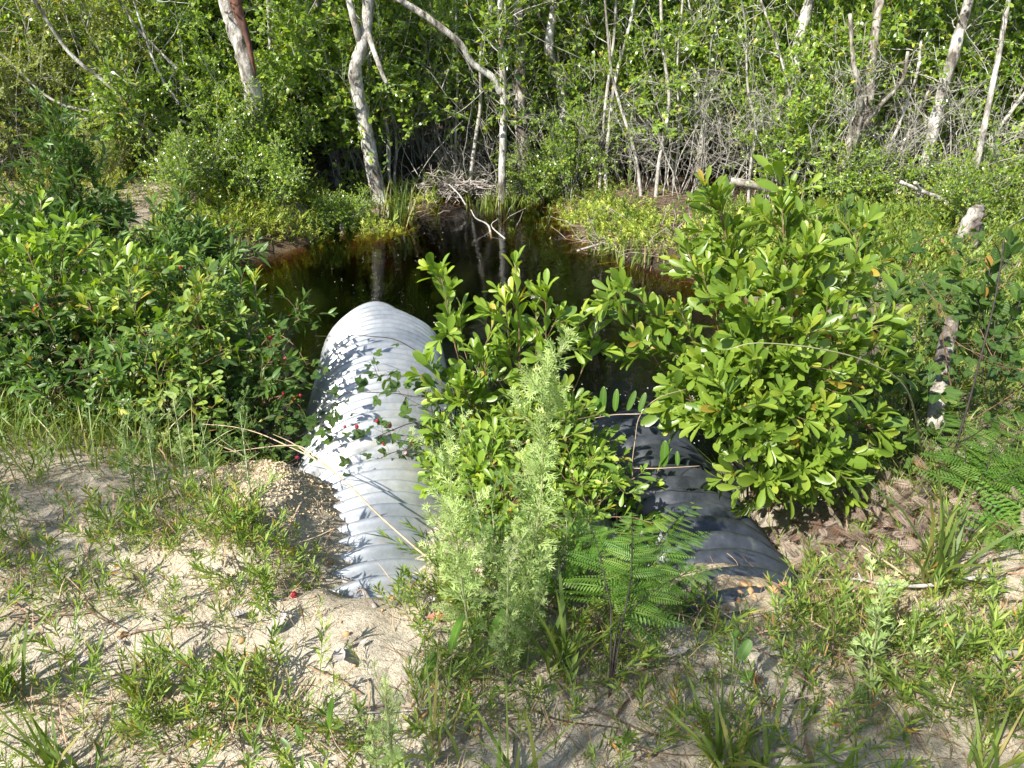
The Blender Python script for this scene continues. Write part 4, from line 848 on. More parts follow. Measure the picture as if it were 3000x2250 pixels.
tree('grey many stemmed tree in the right thicket behind the big shrub', [(2466, 640, 8.9), (2472, 500, 8.9), (2500, 400, 9.0), (2540, 310, 9.0), (2560, 120, 9.1), (2580, -10, 9.2)], 34, 'bark_grey',
     forks=[([(2490, 420, 9.0), (2520, 300, 8.9), (2500, 180, 8.9), (2490, 40, 8.9)], .5, .3), ([(2475, 450, 8.95), (2560, 330, 8.8), (2640, 240, 8.8), (2660, 150, 8.8)], .45, .25), ([(2470, 560, 8.85), (2500, 450, 8.8), (2525, 330, 8.8)], .4, .3)], seed=12)
tree('slim pale tree with a short visible trunk right of the inlet trees', [(2060, 400, 10.), (2075, 300, 10.1), (2090, 200, 10.1), (2100, 0, 10.2)], 22, seed=13, n=8)
tree('slender pale stem forking near the top, centre right', [(2048, 480, 9.7), (2036, 320, 9.7), (2060, 120, 9.8), (2068, 60, 9.8), (2075, -10, 9.8)], 11, seed=14, n=7, forks=[([(2062, 100, 9.8), (2030, 50, 9.8), (2015, 0, 9.8)], .9, .5), ([(2062, 75, 9.8), (2110, 20, 9.8), (2130, -10, 9.8)], .8, .5)])
tree('dark trunk in deep shade behind the left thicket', [(560, 480, 12), (530, 300, 12), (500, 100, 12), (480, 0, 12)], 50, 'bark_grey', seed=15)
for k, (c_, lab) in enumerate([([(1965, 590, 9.3), (1990, 400, 9.4), (1985, 200, 9.5), (2000, 0, 9.5)], 'thin pale sapling left of the forking stem'),
        ([(1755, 590, 9.5), (1762, 450, 9.6), (1775, 300, 9.6), (1800, 100, 9.7), (1805, 0, 9.7)], 'pale upright sapling of a close pair right of the bent tree'),
        ([(1775, 590, 9.4), (1778, 450, 9.5), (1800, 250, 9.6), (1850, 50, 9.7)], 'pale sapling of the close pair that leans away to the right'),
        ([(1380, 520, 10.2), (1390, 430, 10.2), (1405, 330, 10.2), (1408, 280, 10.2)], 'thin bare leaning pole behind the inlet debris'),
        ([(1338, 515, 10.5), (1335, 400, 10.5), (1340, 250, 10.6), (1338, 100, 10.6)], 'pale sapling behind the inlet debris'),
        ([(1155, 520, 10.2), (1160, 400, 10.3), (1120, 220, 10.3), (1110, 60, 10.3)], 'pale sapling right beside the kinked tree'),
        ([(1140, 510, 10.1), (1135, 380, 10.1), (1098, 250, 10.2)], 'short pale sapling tight against the kinked tree'),
        ([(545, 500, 8.6), (450, 400, 8.5), (400, 350, 8.4), (330, 260, 8.3), (200, 150, 8.2)], 'pale sapling leaning far left over the sandy path'),
        ([(585, 480, 8.9), (590, 400, 8.9), (540, 320, 8.8), (480, 240, 8.8), (440, 150, 8.8)], 'pale leaning sapling, second of the leaning stems on the left'),
        ([(570, 430, 8.7), (560, 370, 8.7), (470, 340, 8.6), (300, 330, 8.5), (150, 290, 8.4)], 'pale stem leaning nearly flat to the left edge'),
        ([(620, 500, 9.2), (600, 380, 9.2), (560, 250, 9.2), (400, 80, 9.2)], 'pale slanting sapling behind the leaning stems on the left'),
        ([(840, 520, 9.8), (830, 400, 9.8), (800, 270, 9.8), (790, 100, 9.8)], 'pale thin sapling right of the red barked tree'),
        ([(2190, 620, 8.8), (2200, 480, 8.8), (2215, 380, 8.8), (2190, 250, 8.8)], 'thin bare sapling above the left side of the big shrub'),
        ([(2420, 640, 8.6), (2440, 520, 8.6), (2400, 400, 8.7), (2330, 320, 8.7)], 'bent brown sapling above the top of the big shrub'),
        ([(2600, 580, 8.4), (2580, 480, 8.5), (2620, 400, 8.5)], 'thin straight pale pole in the right thicket'),
        ([(2770, 560, 8.2), (2850, 470, 8.2), (2960, 330, 8.2), (3050, 200, 8.2)], 'thin pale stem slanting up to the right edge'),
        ([(2640, 440, 8.8), (2760, 200, 8.8), (2870, 90, 8.9), (3000, 50, 8.9)], 'slanting pale stem crossing the leaning tree at the upper right'),
        ([(1880, 600, 9.2), (1860, 450, 9.3), (1800, 250, 9.4)], 'pale leaning sapling over the mossy right bank'),
        ([(1920, 610, 9.1), (1930, 480, 9.1), (1960, 300, 9.2), (1940, 120, 9.2)], 'brownish sapling over the mossy right bank')]):
    tree(lab, c_, 9 + (k % 4) * 1.6, 'bark_pale' if k % 3 else 'twig', rise=1.2, crown=0, seed=30 + k, name='sapling', n=6, cat='sapling')

# ------------------------------------------------------------------ thicket shrubs (copies of a few grown ones)
THICK = []
def thicket_proto(seed, leafm, n, H, spread, L, sp, bare=False, nt_=4, T=HEX, lean=(0, 0)):
    r_ = np.random.default_rng(seed); st = fan(r_, (0, 0, -.1), n, H, spread, lean, 11, .11, .22, .015)
    sm, lm = MB(), MB()
    grow_shrub(r_, st, sm, lm, T, L, 1.05, sp, .0095, nb=14, bl=.75, nt_=nt_, tl=.3, bt0=.30 if H > 2.5 and L > .05 else .1, ang=50, rosette=4, lt0=.15, up=.55, tr=.0028)
    return sm.mesh('stem', M['twig'], True), (lm.mesh('foliage', M[leafm]))
prot = [thicket_proto(301, 'thicket', 9, 2.7, .35, .070, .026), thicket_proto(302, 'thicket', 8, 2.9, .3, .080, .036), thicket_proto(303, 'thicket', 10, 2.4, .42, .064, .023),
        thicket_proto(304, 'deep', 9, 2.6, .35, .07, .036), thicket_proto(305, 'olive', 11, 2.6, .4, .040, .014, T=SMALL), thicket_proto(306, 'thicket', 10, 1.5, .55, .058, .026, nt_=4), thicket_proto(307, 'thicket', 11, 2.6, .3, .07, .036, True, 3)]
def put_shrub(k, x, y, sc, rz, label, group, cat='shrub', name='thicket_shrub'):
    e = empty(name, (x, y, hz(x, y) - .05), label, cat, group, rz); s2 = sc * random.uniform(.92, 1.12); e.scale = (sc, sc, s2)
    for nm, me in zip(('stem', 'foliage'), prot[k]):
        o = bpy.data.objects.new(nm, me); C.objects.link(o); o.parent = e
    return e
random.seed(4)
def front(x): return 9.3 if x < -3 else (10.35 if x < .8 else 10.35 - (x - .8) * .36)
REG = [(-9, -4.6, 'leafy shrub in the sunlit thicket above the sandy path at the left', 'thicket above the sandy path'),
       (-4.6, -2.1, 'leafy shrub in the thicket around the red barked tree', 'thicket around the red barked tree'),
       (-2.1, .9, 'leafy shrub in the thicket behind the head of the pond', 'thicket behind the head of the pond'),
       (.9, 3.6, 'leafy twiggy shrub in the thicket behind the mossy right bank', 'thicket behind the mossy bank'),
       (3.6, 9.5, 'leafy twiggy shrub in the thicket at the upper right', 'thicket at the upper right')]
for row, (dy, step, ks) in enumerate([(.15, .62, [0, 1, 2, 5, 6, 2]), (1.0, .85, [0, 1, 3, 2, 0, 6]), (2.1, 1.05, [1, 3, 0, 3]), (3.6, 1.3, [3, 0, 1])]):
    x = -8.6 - row; i_ = 0
    while x < 8.6 + row:
        i_ += 1; xx = x + random.uniform(-.15, .15); yy = front(xx) + dy + random.uniform(-.25, .25)
        k = ks[i_ * 7 % len(ks)]
        if row == 0 and xx > .9 and i_ % 3: k = 6
        if row == 0 and xx < -4.4: k = [4, 4, 2][i_ % 3]
        gap = (row == 0 and -1.0 < xx < .35) or (row == 0 and random.random() < .10)
        if not gap:
            rg = next((r for r in REG if r[0] <= xx < r[1]), REG[-1 if xx > 0 else 0])
            put_shrub(k, xx, yy, random.uniform(.85, 1.15), random.uniform(0, 6.28), rg[2] if row < 2 else rg[2].replace('shrub in', 'shrub deep in'), rg[3] + (' front' if row < 2 else ' depth'))
        x += step * (1 if not (row == 0 and xx > 5) else 1.1)
# single shrubs in front of the thicket
for k, x, y, sc, lab in [(2, -3.3, 9.3, .72, 'bright yellow green shrub at the pond head left of the kinked tree'), (5, -3.1, 9.1, .7, 'low bushy shrub on the left pond bank below the kinked tree'), (5, -3.9, 8.9, .85, 'low bushy shrub between the sandy path and the pond'),
                         (4, -5.5, 8.6, .72, 'feathery olive shrub in the upper left with pale twigs'), (4, -4.7, 8.7, .6, 'feathery olive shrub right of the larger one at the upper left'), (4, -4.35, 8.2, .33, 'small round olive shrub beside the sandy path'),
                         (2, -3.55, 9.6, .85, 'leafy shrub under the red barked tree'), (5, 3.9, 8.35, .6, 'low leafy shrub under the right thicket'), (5, 5.0, 7.6, .65, 'low leafy shrub below the slender leaning tree'), (5, 4.45, 7.35, .5, 'small bright leafed shrub beside the lichen covered branch'),
                         (5, 5.6, 6.4, .55, 'low shrub at the right edge behind the ribbed leaf shrubs'), (6, 3.0, 8.9, .7, 'twiggy half bare shrub above the right bank'), (5, -2.0, 8.75, .42, 'low bush at the left pond edge by the grey snag'), (5, -2.75, 8.45, .5, 'low bush on the left shore behind the dark bank bushes'), (5, -3.35, 8.1, .5, 'low bush left of the snag on the sunny bank'), (2, -3.0, 8.9, .5, 'taller leafy bush on the left shore'), (2, .45, 10.0, .5, 'small bright leafy shrub at the foot of the darker grey tree'), (0, .75, 9.6, .45, 'small leafy shrub right of the inlet head')]:
    put_shrub(k, x, y, sc, random.uniform(0, 6.28), lab, None)
# bare dead twiggy shrubs
def bare_proto(seed, n, H, spread):
    r_ = np.random.default_rng(seed); sm = MB()
    for pts in fan(r_, (0, 0, -.1), n, H, spread, (0, 0), 10, .13, .3, .01):
        sm.tube(pts, np.linspace(.007, .002, len(pts)), 4)
        for br, _ in side_branches(r_, pts, 7, .2, .5, 50, 5, .2, .02):
            sm.tube(br, np.linspace(.003, .0012, len(br)), 3, cap=False)
            for t2, _ in side_branches(r_, br, 3, .2, .22, 45, 3, .2, 0, False): sm.tube(t2, np.linspace(.0018, .0008, len(t2)), 3, cap=False)
    return sm.mesh('bare_stem', M['twig'])
BP = [bare_proto(401, 13, 1.3, .35), bare_proto(402, 16, 1.7, .25), bare_proto(403, 12, 1., .8)]
for k, x, y, sc, lab, g in [(1, .95, 9.9, 1, 0, 0), (0, 1.5, 9.6, 1, 0, 0), (1, 2.0, 9.3, 1.1, 0, 0), (0, 2.5, 9.1, 1.2, 0, 0), (1, 3.0, 8.9, 1, 0, 0), (1, 3.5, 8.7, 1.2, 1, 1), (1, 4.4, 8.3, 1.0, 1, 1), (0, 3.9, 8.7, 1.1, 1, 1), (1, 4.9, 8.2, 1.1, 1, 1),
                            (2, -6.0, 8.6, 1.3, 2, 2), (2, -5.3, 8.9, 1.2, 2, 2), (0, -6.5, 8.2, 1.3, 2, 2), (2, -6.3, 9.0, 1.6, 2, 2), (1, -.1, 10.3, .8, 3, 3), (0, -.7, 10.4, .7, 3, 3)]:
    lab = ['bare pale twiggy stems standing behind the mossy right bank', 'bare pale twiggy stems in the right thicket above the big shrub', 'bare grey twiggy brush by the sandy path at the left edge', 'bare twigs over the root debris at the head of the inlet'][lab]
    o = bpy.data.objects.new('dead_shrub', BP[k]); C.objects.link(o); o.location = (x, y, hz(x, y)); o.scale = (sc,) * 3; o.rotation_euler.z = random.uniform(0, 6.28)
    tag(o, lab, 'dead shrub', lab.split(' ', 2)[2])
# the wood behind, one mass
r_ = np.random.default_rng(9); mb = MB()
for n, y0, y1, L in ((75000, 14.6, 17.5, .085), (70000, 17.5, 25, .16)):
    k = n // 60; cx = r_.uniform(-17, 17, k); cy = r_.uniform(y0, y1, k); cz = r_.uniform(-.3, 9.5, k); ci = r_.integers(0, k, n)
    pos = np.stack([cx[ci], cy[ci], cz[ci]], -1) + r_.normal(0, .38, (n, 3)); d = norm(r_.normal(0, 1, (n, 3))); nr = norm(r_.normal(0, .6, (n, 3)) + np.array([-.2, -.3, .9]))
    put_leaves(mb, SMALL, pos, d, nr, L * r_.uniform(.6, 1.4, n), np.full(n, 1.1), r_.random(n))
tag(mb.build('far_wood', M['deep']), 'dense dark wood beyond the thicket', None, None, 'stuff')
tm = MB()
for k in range(120):
    x = r_.uniform(-14, 14); y = r_.uniform(12.5, 22); tm.tube(line((x, y, -.7), (r_.normal(0, .12), 0, 1), 6.5, 8, r_, .05), np.linspace(.09, .05, 9) * r_.uniform(.3, 1), 6, cap=False)
tag(tm.build('far_trunks', M['bark_grey'], smooth=True), kind='stuff')

# trees standing left of and behind the viewer, whose leaves dapple the foreground
def shade_tree(label, foot, blobs, seed):
    e = empty('overhanging_tree', (foot[0], foot[1], hz(*foot)), label, 'tree'); r_ = np.random.default_rng(seed); mb = MB(); b0 = np.array([0, 0, 0.])
    for bx, by, bz, s in blobs:
        tgt = np.array([bx - foot[0], by - foot[1], bz]); mb.tube(smooth_line([b0, tgt * .45 + np.array([0, 0, .9]), tgt], 7), np.linspace(.08, .02, 15)[:15], 8)
        o = bpy.data.objects.new('crown', CROWNS[int(r_.integers(3))]); C.objects.link(o); o.parent = e; o.location = tuple(tgt); o.scale = (s, s, s * .8); o.rotation_euler.z = r_.random() * 6
    mb.build('trunk', M['bark_grey'], e, smooth=True)
    return e
shade_tree('leafy tree standing behind the viewer whose shadow dapples the foreground sand', (-4.2, -3.2), [(-1.85, -.8, 2.75, .36), (-1.35, -.75, 2.7, .34), (-1.5, -1.25, 2.9, .36), (-.95, -1.0, 2.8, .26), (-3.5, .05, 2.8, .30), (-4.1, -.1, 2.9, .3)], 7)
shade_tree('leafy tree off the left side that shades the dark green bushes', (-8.5, 2.4), [(-6.2, 3.3, 3.4, .8), (-5.4, 2.7, 3.6, .6), (-7.0, 4.0, 2.4, .7)], 8)

# ------------------------------------------------------------------ pond bank plants, debris, moss
def blades(mb, pos, rng, L, w, tilt=.5, droop=.5, seg=4, rnd=None):
    n = len(pos); a = rng.uniform(0, 6.283, n); h = np.stack([np.cos(a), np.sin(a), np.zeros(n)], -1); tl = np.abs(rng.normal(0, tilt, n))[:, None]
    LL = (L * rng.uniform(.5, 1.25, n))[:, None]; side = np.stack([-np.sin(a), np.cos(a), np.zeros(n)], -1); side = norm(side + rng.normal(0, .5, (n, 3))); dr = (droop * rng.uniform(.3, 1.6, n))[:, None]
    rows = []
    for k in range(seg + 1):
        u = k / seg; p_ = pos + h * (tl * u + dr * u * u) * LL * .8 + np.array([0, 0, 1.]) * LL * (u - .35 * dr * u * u - .2 * tl * u)
        ww = w * (1 - u ** 2.2) * (.6 + .8 * min(1, u * 4)) * rng.uniform(.999, 1.001); rows.append((p_ - side * ww / 2, p_ + side * ww / 2))
    V = np.stack([np.stack(r, 1) for r in rows], 1).reshape(n, -1, 3); m_ = (seg + 1) * 2; F = []
    for k in range(seg): b_ = k * 2; F += [(b_, b_ + 1, b_ + 3), (b_, b_ + 3, b_ + 2)]
    F = (np.array(F)[None] + (np.arange(n) * m_)[:, None, None]).reshape(-1, 3); A = np.zeros((n, m_, 3)); A[:, :, 1] = .3; A[:, :, 2] = (rng.random(n) if rnd is None else rnd)[:, None]
    mb.add(V.reshape(-1, 3), F, A.reshape(-1, 3))
def tuft(px, py, n, L, w, label, seed, r=.06, tilt=.25, droop=.3, group=None, mat='grass', name='grass_tuft', cat='grass tuft', zoff=0):
    rg = np.random.default_rng(seed); q = G(px, py); mb = MB(); pos = np.zeros((n, 3)); pos[:, :2] = rg.normal(0, r, (n, 2)); z0 = max(hz(q[0], q[1]), WZ - .05)
    blades(mb, pos, rg, L, w, tilt, droop); o = mb.build(name, M[mat]); o.location = (q[0], q[1], z0 - .005 + zoff); return tag(o, label, cat, group)
tuft(1170, 655, 90, .55, .014, 'tall bright green tuft of grass on the left pond bank', 501, .13, .3, .3)
tuft(1368, 625, 16, .22, .014, 'small tuft of grass standing alone in the inlet water', 502, .03)
tuft(1440, 640, 60, .32, .015, 'bright tuft of grass at the right corner of the inlet', 503, .14)
tuft(1490, 655, 60, .3, .015, 'bright tuft of grass next right of the inlet corner', 504, .14)
tuft(1260, 570, 14, .42, .02, 'narrow upright blades beside the inlet debris', 505, .03)
tuft(1080, 665, 24, .22, .012, 'small grass tuft on the left bank by the orange shallows', 506, .05)
tuft(1760, 745, 50, .22, .012, 'yellow green grass tuft on the right bank by the slanting dark branch', 507, .12)
tuft(1880, 775, 60, .25, .012, 'yellow green grass tuft near the big shrub on the right bank', 508, .14)
for k, (px, py, n, L, w, lab) in enumerate([(2120, 2270, 26, .26, .009, 'blue green grass clump at the bottom edge right of centre'), (2230, 2275, 16, .24, .009, 'blue green grass clump at the bottom edge next right of the larger one'), (450, 2050, 28, .16, .006, 'grass clump on the sand at the lower left'),
        (1290, 2200, 14, .24, .006, 'sparse tall grass blades at the bottom centre'), (1640, 1990, 14, .3, .012, 'broad dark grass blades below the green fern'), (1500, 2300, 10, .24, .009, 'broad grass blades at the bottom edge near the centre'), (2480, 2300, 10, .22, .008, 'few grass blades at the bottom edge below the bright feathery weed'),
        (2740, 1720, 26, .5, .009, 'long green grass blades arching over the fallen forked branch'), (20, 2060, 30, .24, .009, 'dark grass clump cut by the left edge'), (170, 2290, 20, .22, .007, 'grass clump at the bottom left corner'), (2380, 2110, 7, .13, .008, 'few upright blades on the sand left of the bright feathery weed'),
        (2890, 2280, 22, .22, .008, 'grass clump at the bottom right corner')]):
    tuft(px, py, n, L, w, lab, 520 + k, .02, .32, .45)
def scatter_on(n, box, dens, rng, px_space=False):
    x = rng.uniform(box[0], box[1], n); y = rng.uniform(box[2], box[3], n); k = rng.random(n) < dens(x, y); x = x[k]; y = y[k]
    return x, y, height(x, y)
def Rz(a, s, tx=None, ty=None):
    ca, sa = np.cos(a), np.sin(a); n = len(a); Mx = np.zeros((n, 3, 3)); Mx[:, 0, 0] = ca; Mx[:, 0, 1] = -sa; Mx[:, 1, 0] = sa; Mx[:, 1, 1] = ca; Mx[:, 2, 2] = 1
    if tx is not None: Mx[:, 0, 2] = tx; Mx[:, 1, 2] = ty
    return Mx * np.asarray(s)[:, None, None]
def sprig_tpl(seed, H, nleaf, L, Wd, T=SMALL, lean=.1, st=.0009):
    r_ = np.random.default_rng(seed); mb = MB(); pts = line((0, 0, 0), (r_.normal(0, lean), r_.normal(0, lean), 1), H, 3, r_, .1); mb.tube(pts, [st, st, st * .8, st * .5], 3, cap=False)
    leaves_on(mb, pts, r_, T, L, Wd, H / nleaf * .8, .1, (55, 25), up=.5, rosette=3); return mb.tpl()
# blobs of lush weeds, given where they stand in the photograph's foreground
BL = [(880, 1500, 90, 90, -1.0), (1130, 1850, 130, 90, -.4), (250, 2080, 200, 120, .8), (480, 2150, 230, 110, 1), (800, 2060, 170, 100, .8), (950, 2170, 150, 80, .8), (560, 1560, 330, 90, .9), (760, 1640, 110, 90, .5), (1290, 1750, 130, 130, .9), (1300, 2080, 160, 150, .8),
      (1700, 1980, 300, 190, 1), (1900, 2180, 320, 110, .7), (1700, 1750, 200, 100, .7), (2700, 1900, 330, 230, 1.1), (2450, 1800, 160, 90, .6), (2950, 2100, 200, 200, 1), (700, 1780, 300, 60, .35), (250, 1750, 260, 70, .5), (2400, 2150, 300, 90, .5), (1150, 1640, 200, 60, .25), (2150, 1680, 160, 90, -.8), (60, 1600, 100, 120, .5)]
def wd(x, y, base=.07):
    px, py = to_px(x, y, height(x, y)); v = np.full(x.shape, base)
    for a, b_, sa, sb, s in BL: v = v + s * np.exp(-((px - a) / sa) ** 2 - ((py - b_) / sb) ** 2)
    out_ = (np.abs(px - 1500) > 1560) | (py > 2300); v = np.where(out_, .4, np.clip(v, 0, None))
    return v * (.45 + 1.1 * np.clip(fbm(x * 5, y * 5, 71, 3) + .5, 0, 1.2))
def on_pipe(x, y):
    r = np.zeros(x.shape, bool); z = height(x, y)
    for a, b_, rad in ((PA0, PA1, RA), (PB0, PB1, RB)):
        t_, s_ = seg_xy(x, y, a, b_); zz = a[2] + (b_[2] - a[2]) * t_ + np.sqrt(np.clip(rad ** 2 - s_ ** 2, 0, None)); r |= (np.abs(s_) < rad + .01) & (zz > z - .004) & (t_ < 1.02)
    return r
rg = np.random.default_rng(77)
def spread(name, n, box, dens, tpls, mat, smin, smax, seed, tilt=.25, z0=-.003):
    r2 = np.random.default_rng(seed); x, y, z = scatter_on(n, box, lambda a, b_: dens(a, b_) * ~on_pipe(a, b_), r2); mb = MB(); which = r2.integers(0, len(tpls), len(x))
    for k, T in enumerate(tpls):
        q = which == k; c_ = int(q.sum())
        if c_: mb.inst(T, np.stack([x[q], y[q], z[q] + z0], -1), Rz(r2.uniform(0, 6.283, c_), r2.uniform(smin, smax, c_), r2.normal(0, tilt, c_), r2.normal(0, tilt, c_)), r2.random(c_))
    return tag(mb.build(name, M[mat]), kind='stuff')
SP = [sprig_tpl(s, .085 + .02 * (s % 3), 13, .026, .55, HEX if s % 2 else SMALL) for s in range(5)]
SPW = [sprig_tpl(50 + s, .09 + .02 * (s % 3), 17, .021, .17, HEX if s % 2 else SMALL) for s in range(5)]
SP2 = [sprig_tpl(10 + s, .11, 16, .036, .34, SMALL, .2) for s in range(4)]
NEAR = (-3.2, 3.4, .85, 3.4)
spread('weed_ground_cover', 7500, NEAR, lambda x, y: wd(x, y) * np.where(x < -.3, .55, .75), SPW, 'weed', .3, .95, 81)
spread('fine_grass', 15000, NEAR, lambda x, y: wd(x, y, .08) * .7, SP2, 'weed', .4, 1.2, 82, .45)
# tall thin grass in the shade below the left shrubs and along the slope to the water
mb = MB(); x, y, z = scatter_on(9000, (-4.2, -.7, 2.25, 3.6), lambda x, y: (seg_xy(x, y, PA0, PA1)[1] < -.62) * np.exp(-((y - 2.9 - .1 * np.sin(x * 4)) / .38) ** 2) * ~on_pipe(x, y), rg); blades(mb, np.stack([x, y, z], -1), rg, .26, .004, .35, .5)
x, y, z = scatter_on(9000, (-.2, 3.8, 2.3, 4.2), lambda x, y: (.3 + .7 * (x > 1.5)) * ~on_pipe(x, y), rg); blades(mb, np.stack([x, y, z], -1), rg, .2, .004, .5, .6)
x, y, z = scatter_on(16000, (2.0, 7.5, 3.2, 8.6), lambda x, y: (pond_d(x, y) > .08) * .9, rg); blades(mb, np.stack([x, y, z], -1), rg, .2, .007, .6, .6)
x, y, z = scatter_on(9000, (-7.5, -1.8, 3.6, 9.4), lambda x, y: (pond_d(x, y) > .05) * np.clip(.5 + fbm(x * 2, y * 2, 5), 0, 1) ** 2, rg); blades(mb, np.stack([x, y, z], -1), rg, .13, .006, .6, .6)
tag(mb.build('thin_grass', M['grass']), kind='stuff')
spread('right_bank_weeds', 5200, (1.9, 7.5, 3.2, 8.4), lambda x, y: (pond_d(x, y) > .1) * np.clip(.6 + fbm(x * 1.5, y * 1.5, 9), 0, 1), SP, 'weed', 1.4, 2.6, 83)
spread('left_bank_weeds', 3600, (-7, -2, 4., 9.2), lambda x, y: (pond_d(x, y) > .08) * np.clip(.45 + 1.2 * fbm(x * 1.2, y * 1.2, 15), 0, 1), SP, 'olive', 1.2, 2.4, 84)
# mossy yellow-green cover on the far bank
MO = [sprig_tpl(30 + s, .05, 10, .022, .7, SMALL, .6) for s in range(4)]
def r_keep(x, y, d): return (d > .16) | (_hash(np.floor(x * 300), np.floor(y * 300), 1) < .45)
def bank(x, y):
    d = pond_d(x, y); return ((d > .03) & (r_keep(x, y, d)) & (d < 1.9)) * np.exp(-(d - .45) ** 2 / .6) * np.clip(.62 + 1.8 * fbm(x * 1.9, y * 1.9, 41), 0, 1)
spread('bank_moss', 26000, (-3.4, 4.6, 6.2, 10.6), bank, MO, 'moss', .9, 2.4, 85, .5)
spread('bank_weeds', 6000, (-3.4, 5.2, 6.2, 10.6), lambda x, y: bank(x, y) * .8, SP, 'weed', 1.2, 2.6, 86)
# straw and litter
ST = []
for s in range(5):
    r2 = np.random.default_rng(s); m2 = MB(); pts = line((0, 0, .004), (1, 0, .04), 1, 4, r2, .16); pts[:, 2] = np.abs(pts[:, 2]) * .35 + .004; w_ = .014
    V = np.concatenate([pts + [0, w_, 0], pts - [0, w_, -.004]]); n_ = len(pts); F = []
    for k in range(n_ - 1): F += [(k, k + 1, n_ + k + 1), (k, n_ + k + 1, n_ + k)]
    m2.add(V, F, np.tile([[.5, .3, 0]], (2 * n_, 1))); ST.append(m2.tpl())
def sd(x, y): return np.clip(.16 + wd(x, y) * .55 + .5 * fbm(x * 3, y * 3, 91, 3), .05, 1)
spread('straw_litter', 34000, NEAR, sd, ST, 'straw', .02, .075, 87, .14, .002)
spread('forest_litter', 16000, (-6.5, 7, 6.3, 12), lambda x, y: (pond_d(x, y) > .0) * .8, ST, 'straw', .1, .3, 88, .3, .01)
spread('dry_stalk_litter', 2600, (-3, 3.4, 1.2, 3.2), lambda x, y: wd(x, y, .1) * .8, ST, 'straw', .1, .22, 89, .35, .01)
mb = MB(); x, y, z = scatter_on(30000, NEAR, lambda x, y: wd(x, y, .04) * .8 * ~on_pipe(x, y), rg); blades(mb, np.stack([x, y, z], -1), rg, .075, .0017, .45, .5, 3)
tag(mb.build('wispy_grass', M['weed']), kind='stuff')
mb = MB(); x, y, z = scatter_on(24000, NEAR, lambda x, y: wd(x, y, .1) * .9 * ~on_pipe(x, y), rg); blades(mb, np.stack([x, y, z], -1), rg, .11, .0022, .45, .5, 3)
tag(mb.build('dry_grass_wisps', M['straw']), kind='stuff')
# dead bracken heap
mb = MB(); r2 = np.random.default_rng(61); x, y, z = scatter_on(5200, (1.0, 3.4, 1.95, 3.0), lambda x, y: np.exp(-((x - 1.85) / .75) ** 2 - ((y - 2.35) / .33) ** 2), r2); n = len(x)
put_leaves(mb, PINNA, np.stack([x, y, z + r2.uniform(0, .1, n)], -1), norm(r2.normal(0, 1, (n, 3)) * [1, 1, .5]), norm(r2.normal(0, .6, (n, 3)) + [0, 0, 1]), r2.uniform(.04, .11, n), np.full(n, 1.5), r2.random(n))
tag(mb.build('dead_bracken', M['dead_fern']), kind='stuff')
# root and twig debris at the inlet head
mb = MB(); r2 = np.random.default_rng(62)
for k in range(230):
    c_ = P(r2.normal(1340, 65), r2.normal(548, 13), 10.1); d = norm(r2.normal(0, 1, 3) * [1.3, .6, .45]); mb.tube(line(c_, d, r2.uniform(.12, .55), 4, r2, .3), np.linspace(.008, .003, 5) * r2.uniform(.5, 1.5), 4, cap=False)
for k in range(110):
    c_ = G(r2.uniform(1130, 1330), r2.normal(615, 22)); mb.tube(line(c_, norm(r2.normal(0, 1, 3) * [1.3, .6, .3]), r2.uniform(.1, .4), 4, r2, .3), [.006, .005, .004, .003, .002], 4, cap=False)
for k in range(170):
    c_ = G(r2.uniform(1440, 2080), r2.normal(700, 40)); mb.tube(line(c_, norm(r2.normal(0, 1, 3) * [1.3, .6, .5]), r2.uniform(.1, .5), 4, r2, .3), [.006, .005, .004, .003, .002], 4, cap=False)
tag(mb.build('root_debris', M['dead_wood']), kind='stuff')
# scattered dead sticks between the stems of the thicket
mb = MB(); r2 = np.random.default_rng(63)
for k in range(300):
    x = r2.uniform(-6.5, 6.5); y = front(x) + r2.uniform(-.5, 1.2); c_ = np.array([x, y, hz(x, y) + r2.uniform(0, 1.4)]); d = norm(np.array([r2.normal(0, .7), r2.normal(0, .3), 1.])); mb.tube(line(c_, d, r2.uniform(.4, 1.6), 6, r2, .13), np.linspace(.006, .0025, 7) * r2.uniform(.5, 1.4), 4, cap=False)
tag(mb.build('dead_sticks', M['twig']), kind='stuff')

# ------------------------------------------------------------------ stones, gravel, fallen leaves, bubbles
def stone(r_, s, n=1):
    ph = np.linspace(0, np.pi, 7); th = np.linspace(0, 2 * np.pi, 9)[:-1]; V = [(0, 0, 1)]; k1, k2, k3 = r_.uniform(0, 6, 3)
    for p_ in ph[1:-1]:
        for t_ in th: V.append((math.sin(p_) * math.cos(t_), math.sin(p_) * math.sin(t_), math.cos(p_)))
    V.append((0, 0, -1)); V = np.array(V); rr = 1 + .16 * np.sin(V[:, 0] * 3 + k1) + .14 * np.sin(V[:, 1] * 4 + k2) + .1 * np.sin(V[:, 2] * 5 + k3) + r_.normal(0, .05, len(V)); V = V * rr[:, None] * np.array([1, r_.uniform(.65, .9), r_.uniform(.45, .7)]) * s
    F = [(0, 1 + k, 1 + (k + 1) % 8) for k in range(8)]; m_ = len(V) - 1
    for r in range(4):
        for k in range(8): a = 1 + r * 8 + k; b_ = 1 + r * 8 + (k + 1) % 8; F += [(a, a + 8, b_ + 8), (a, b_ + 8, b_)]
    F += [(33 + k, m_, 33 + (k + 1) % 8) for k in range(8)]; return V, np.array(F), np.zeros((len(V), 3))
M['stone'] = plain_mat('ironstone', (.34, .17, .07), (.58, .38, .2), 40, .85, .4); M['deadleaf'] = plain_mat('dead_leaf', (.22, .19, .17), (.44, .39, .36), 60, .8, .3); M['redleaf'] = plain_mat('brown_leaf', (.22, .08, .05), (.42, .17, .10), 60, .7, .3)
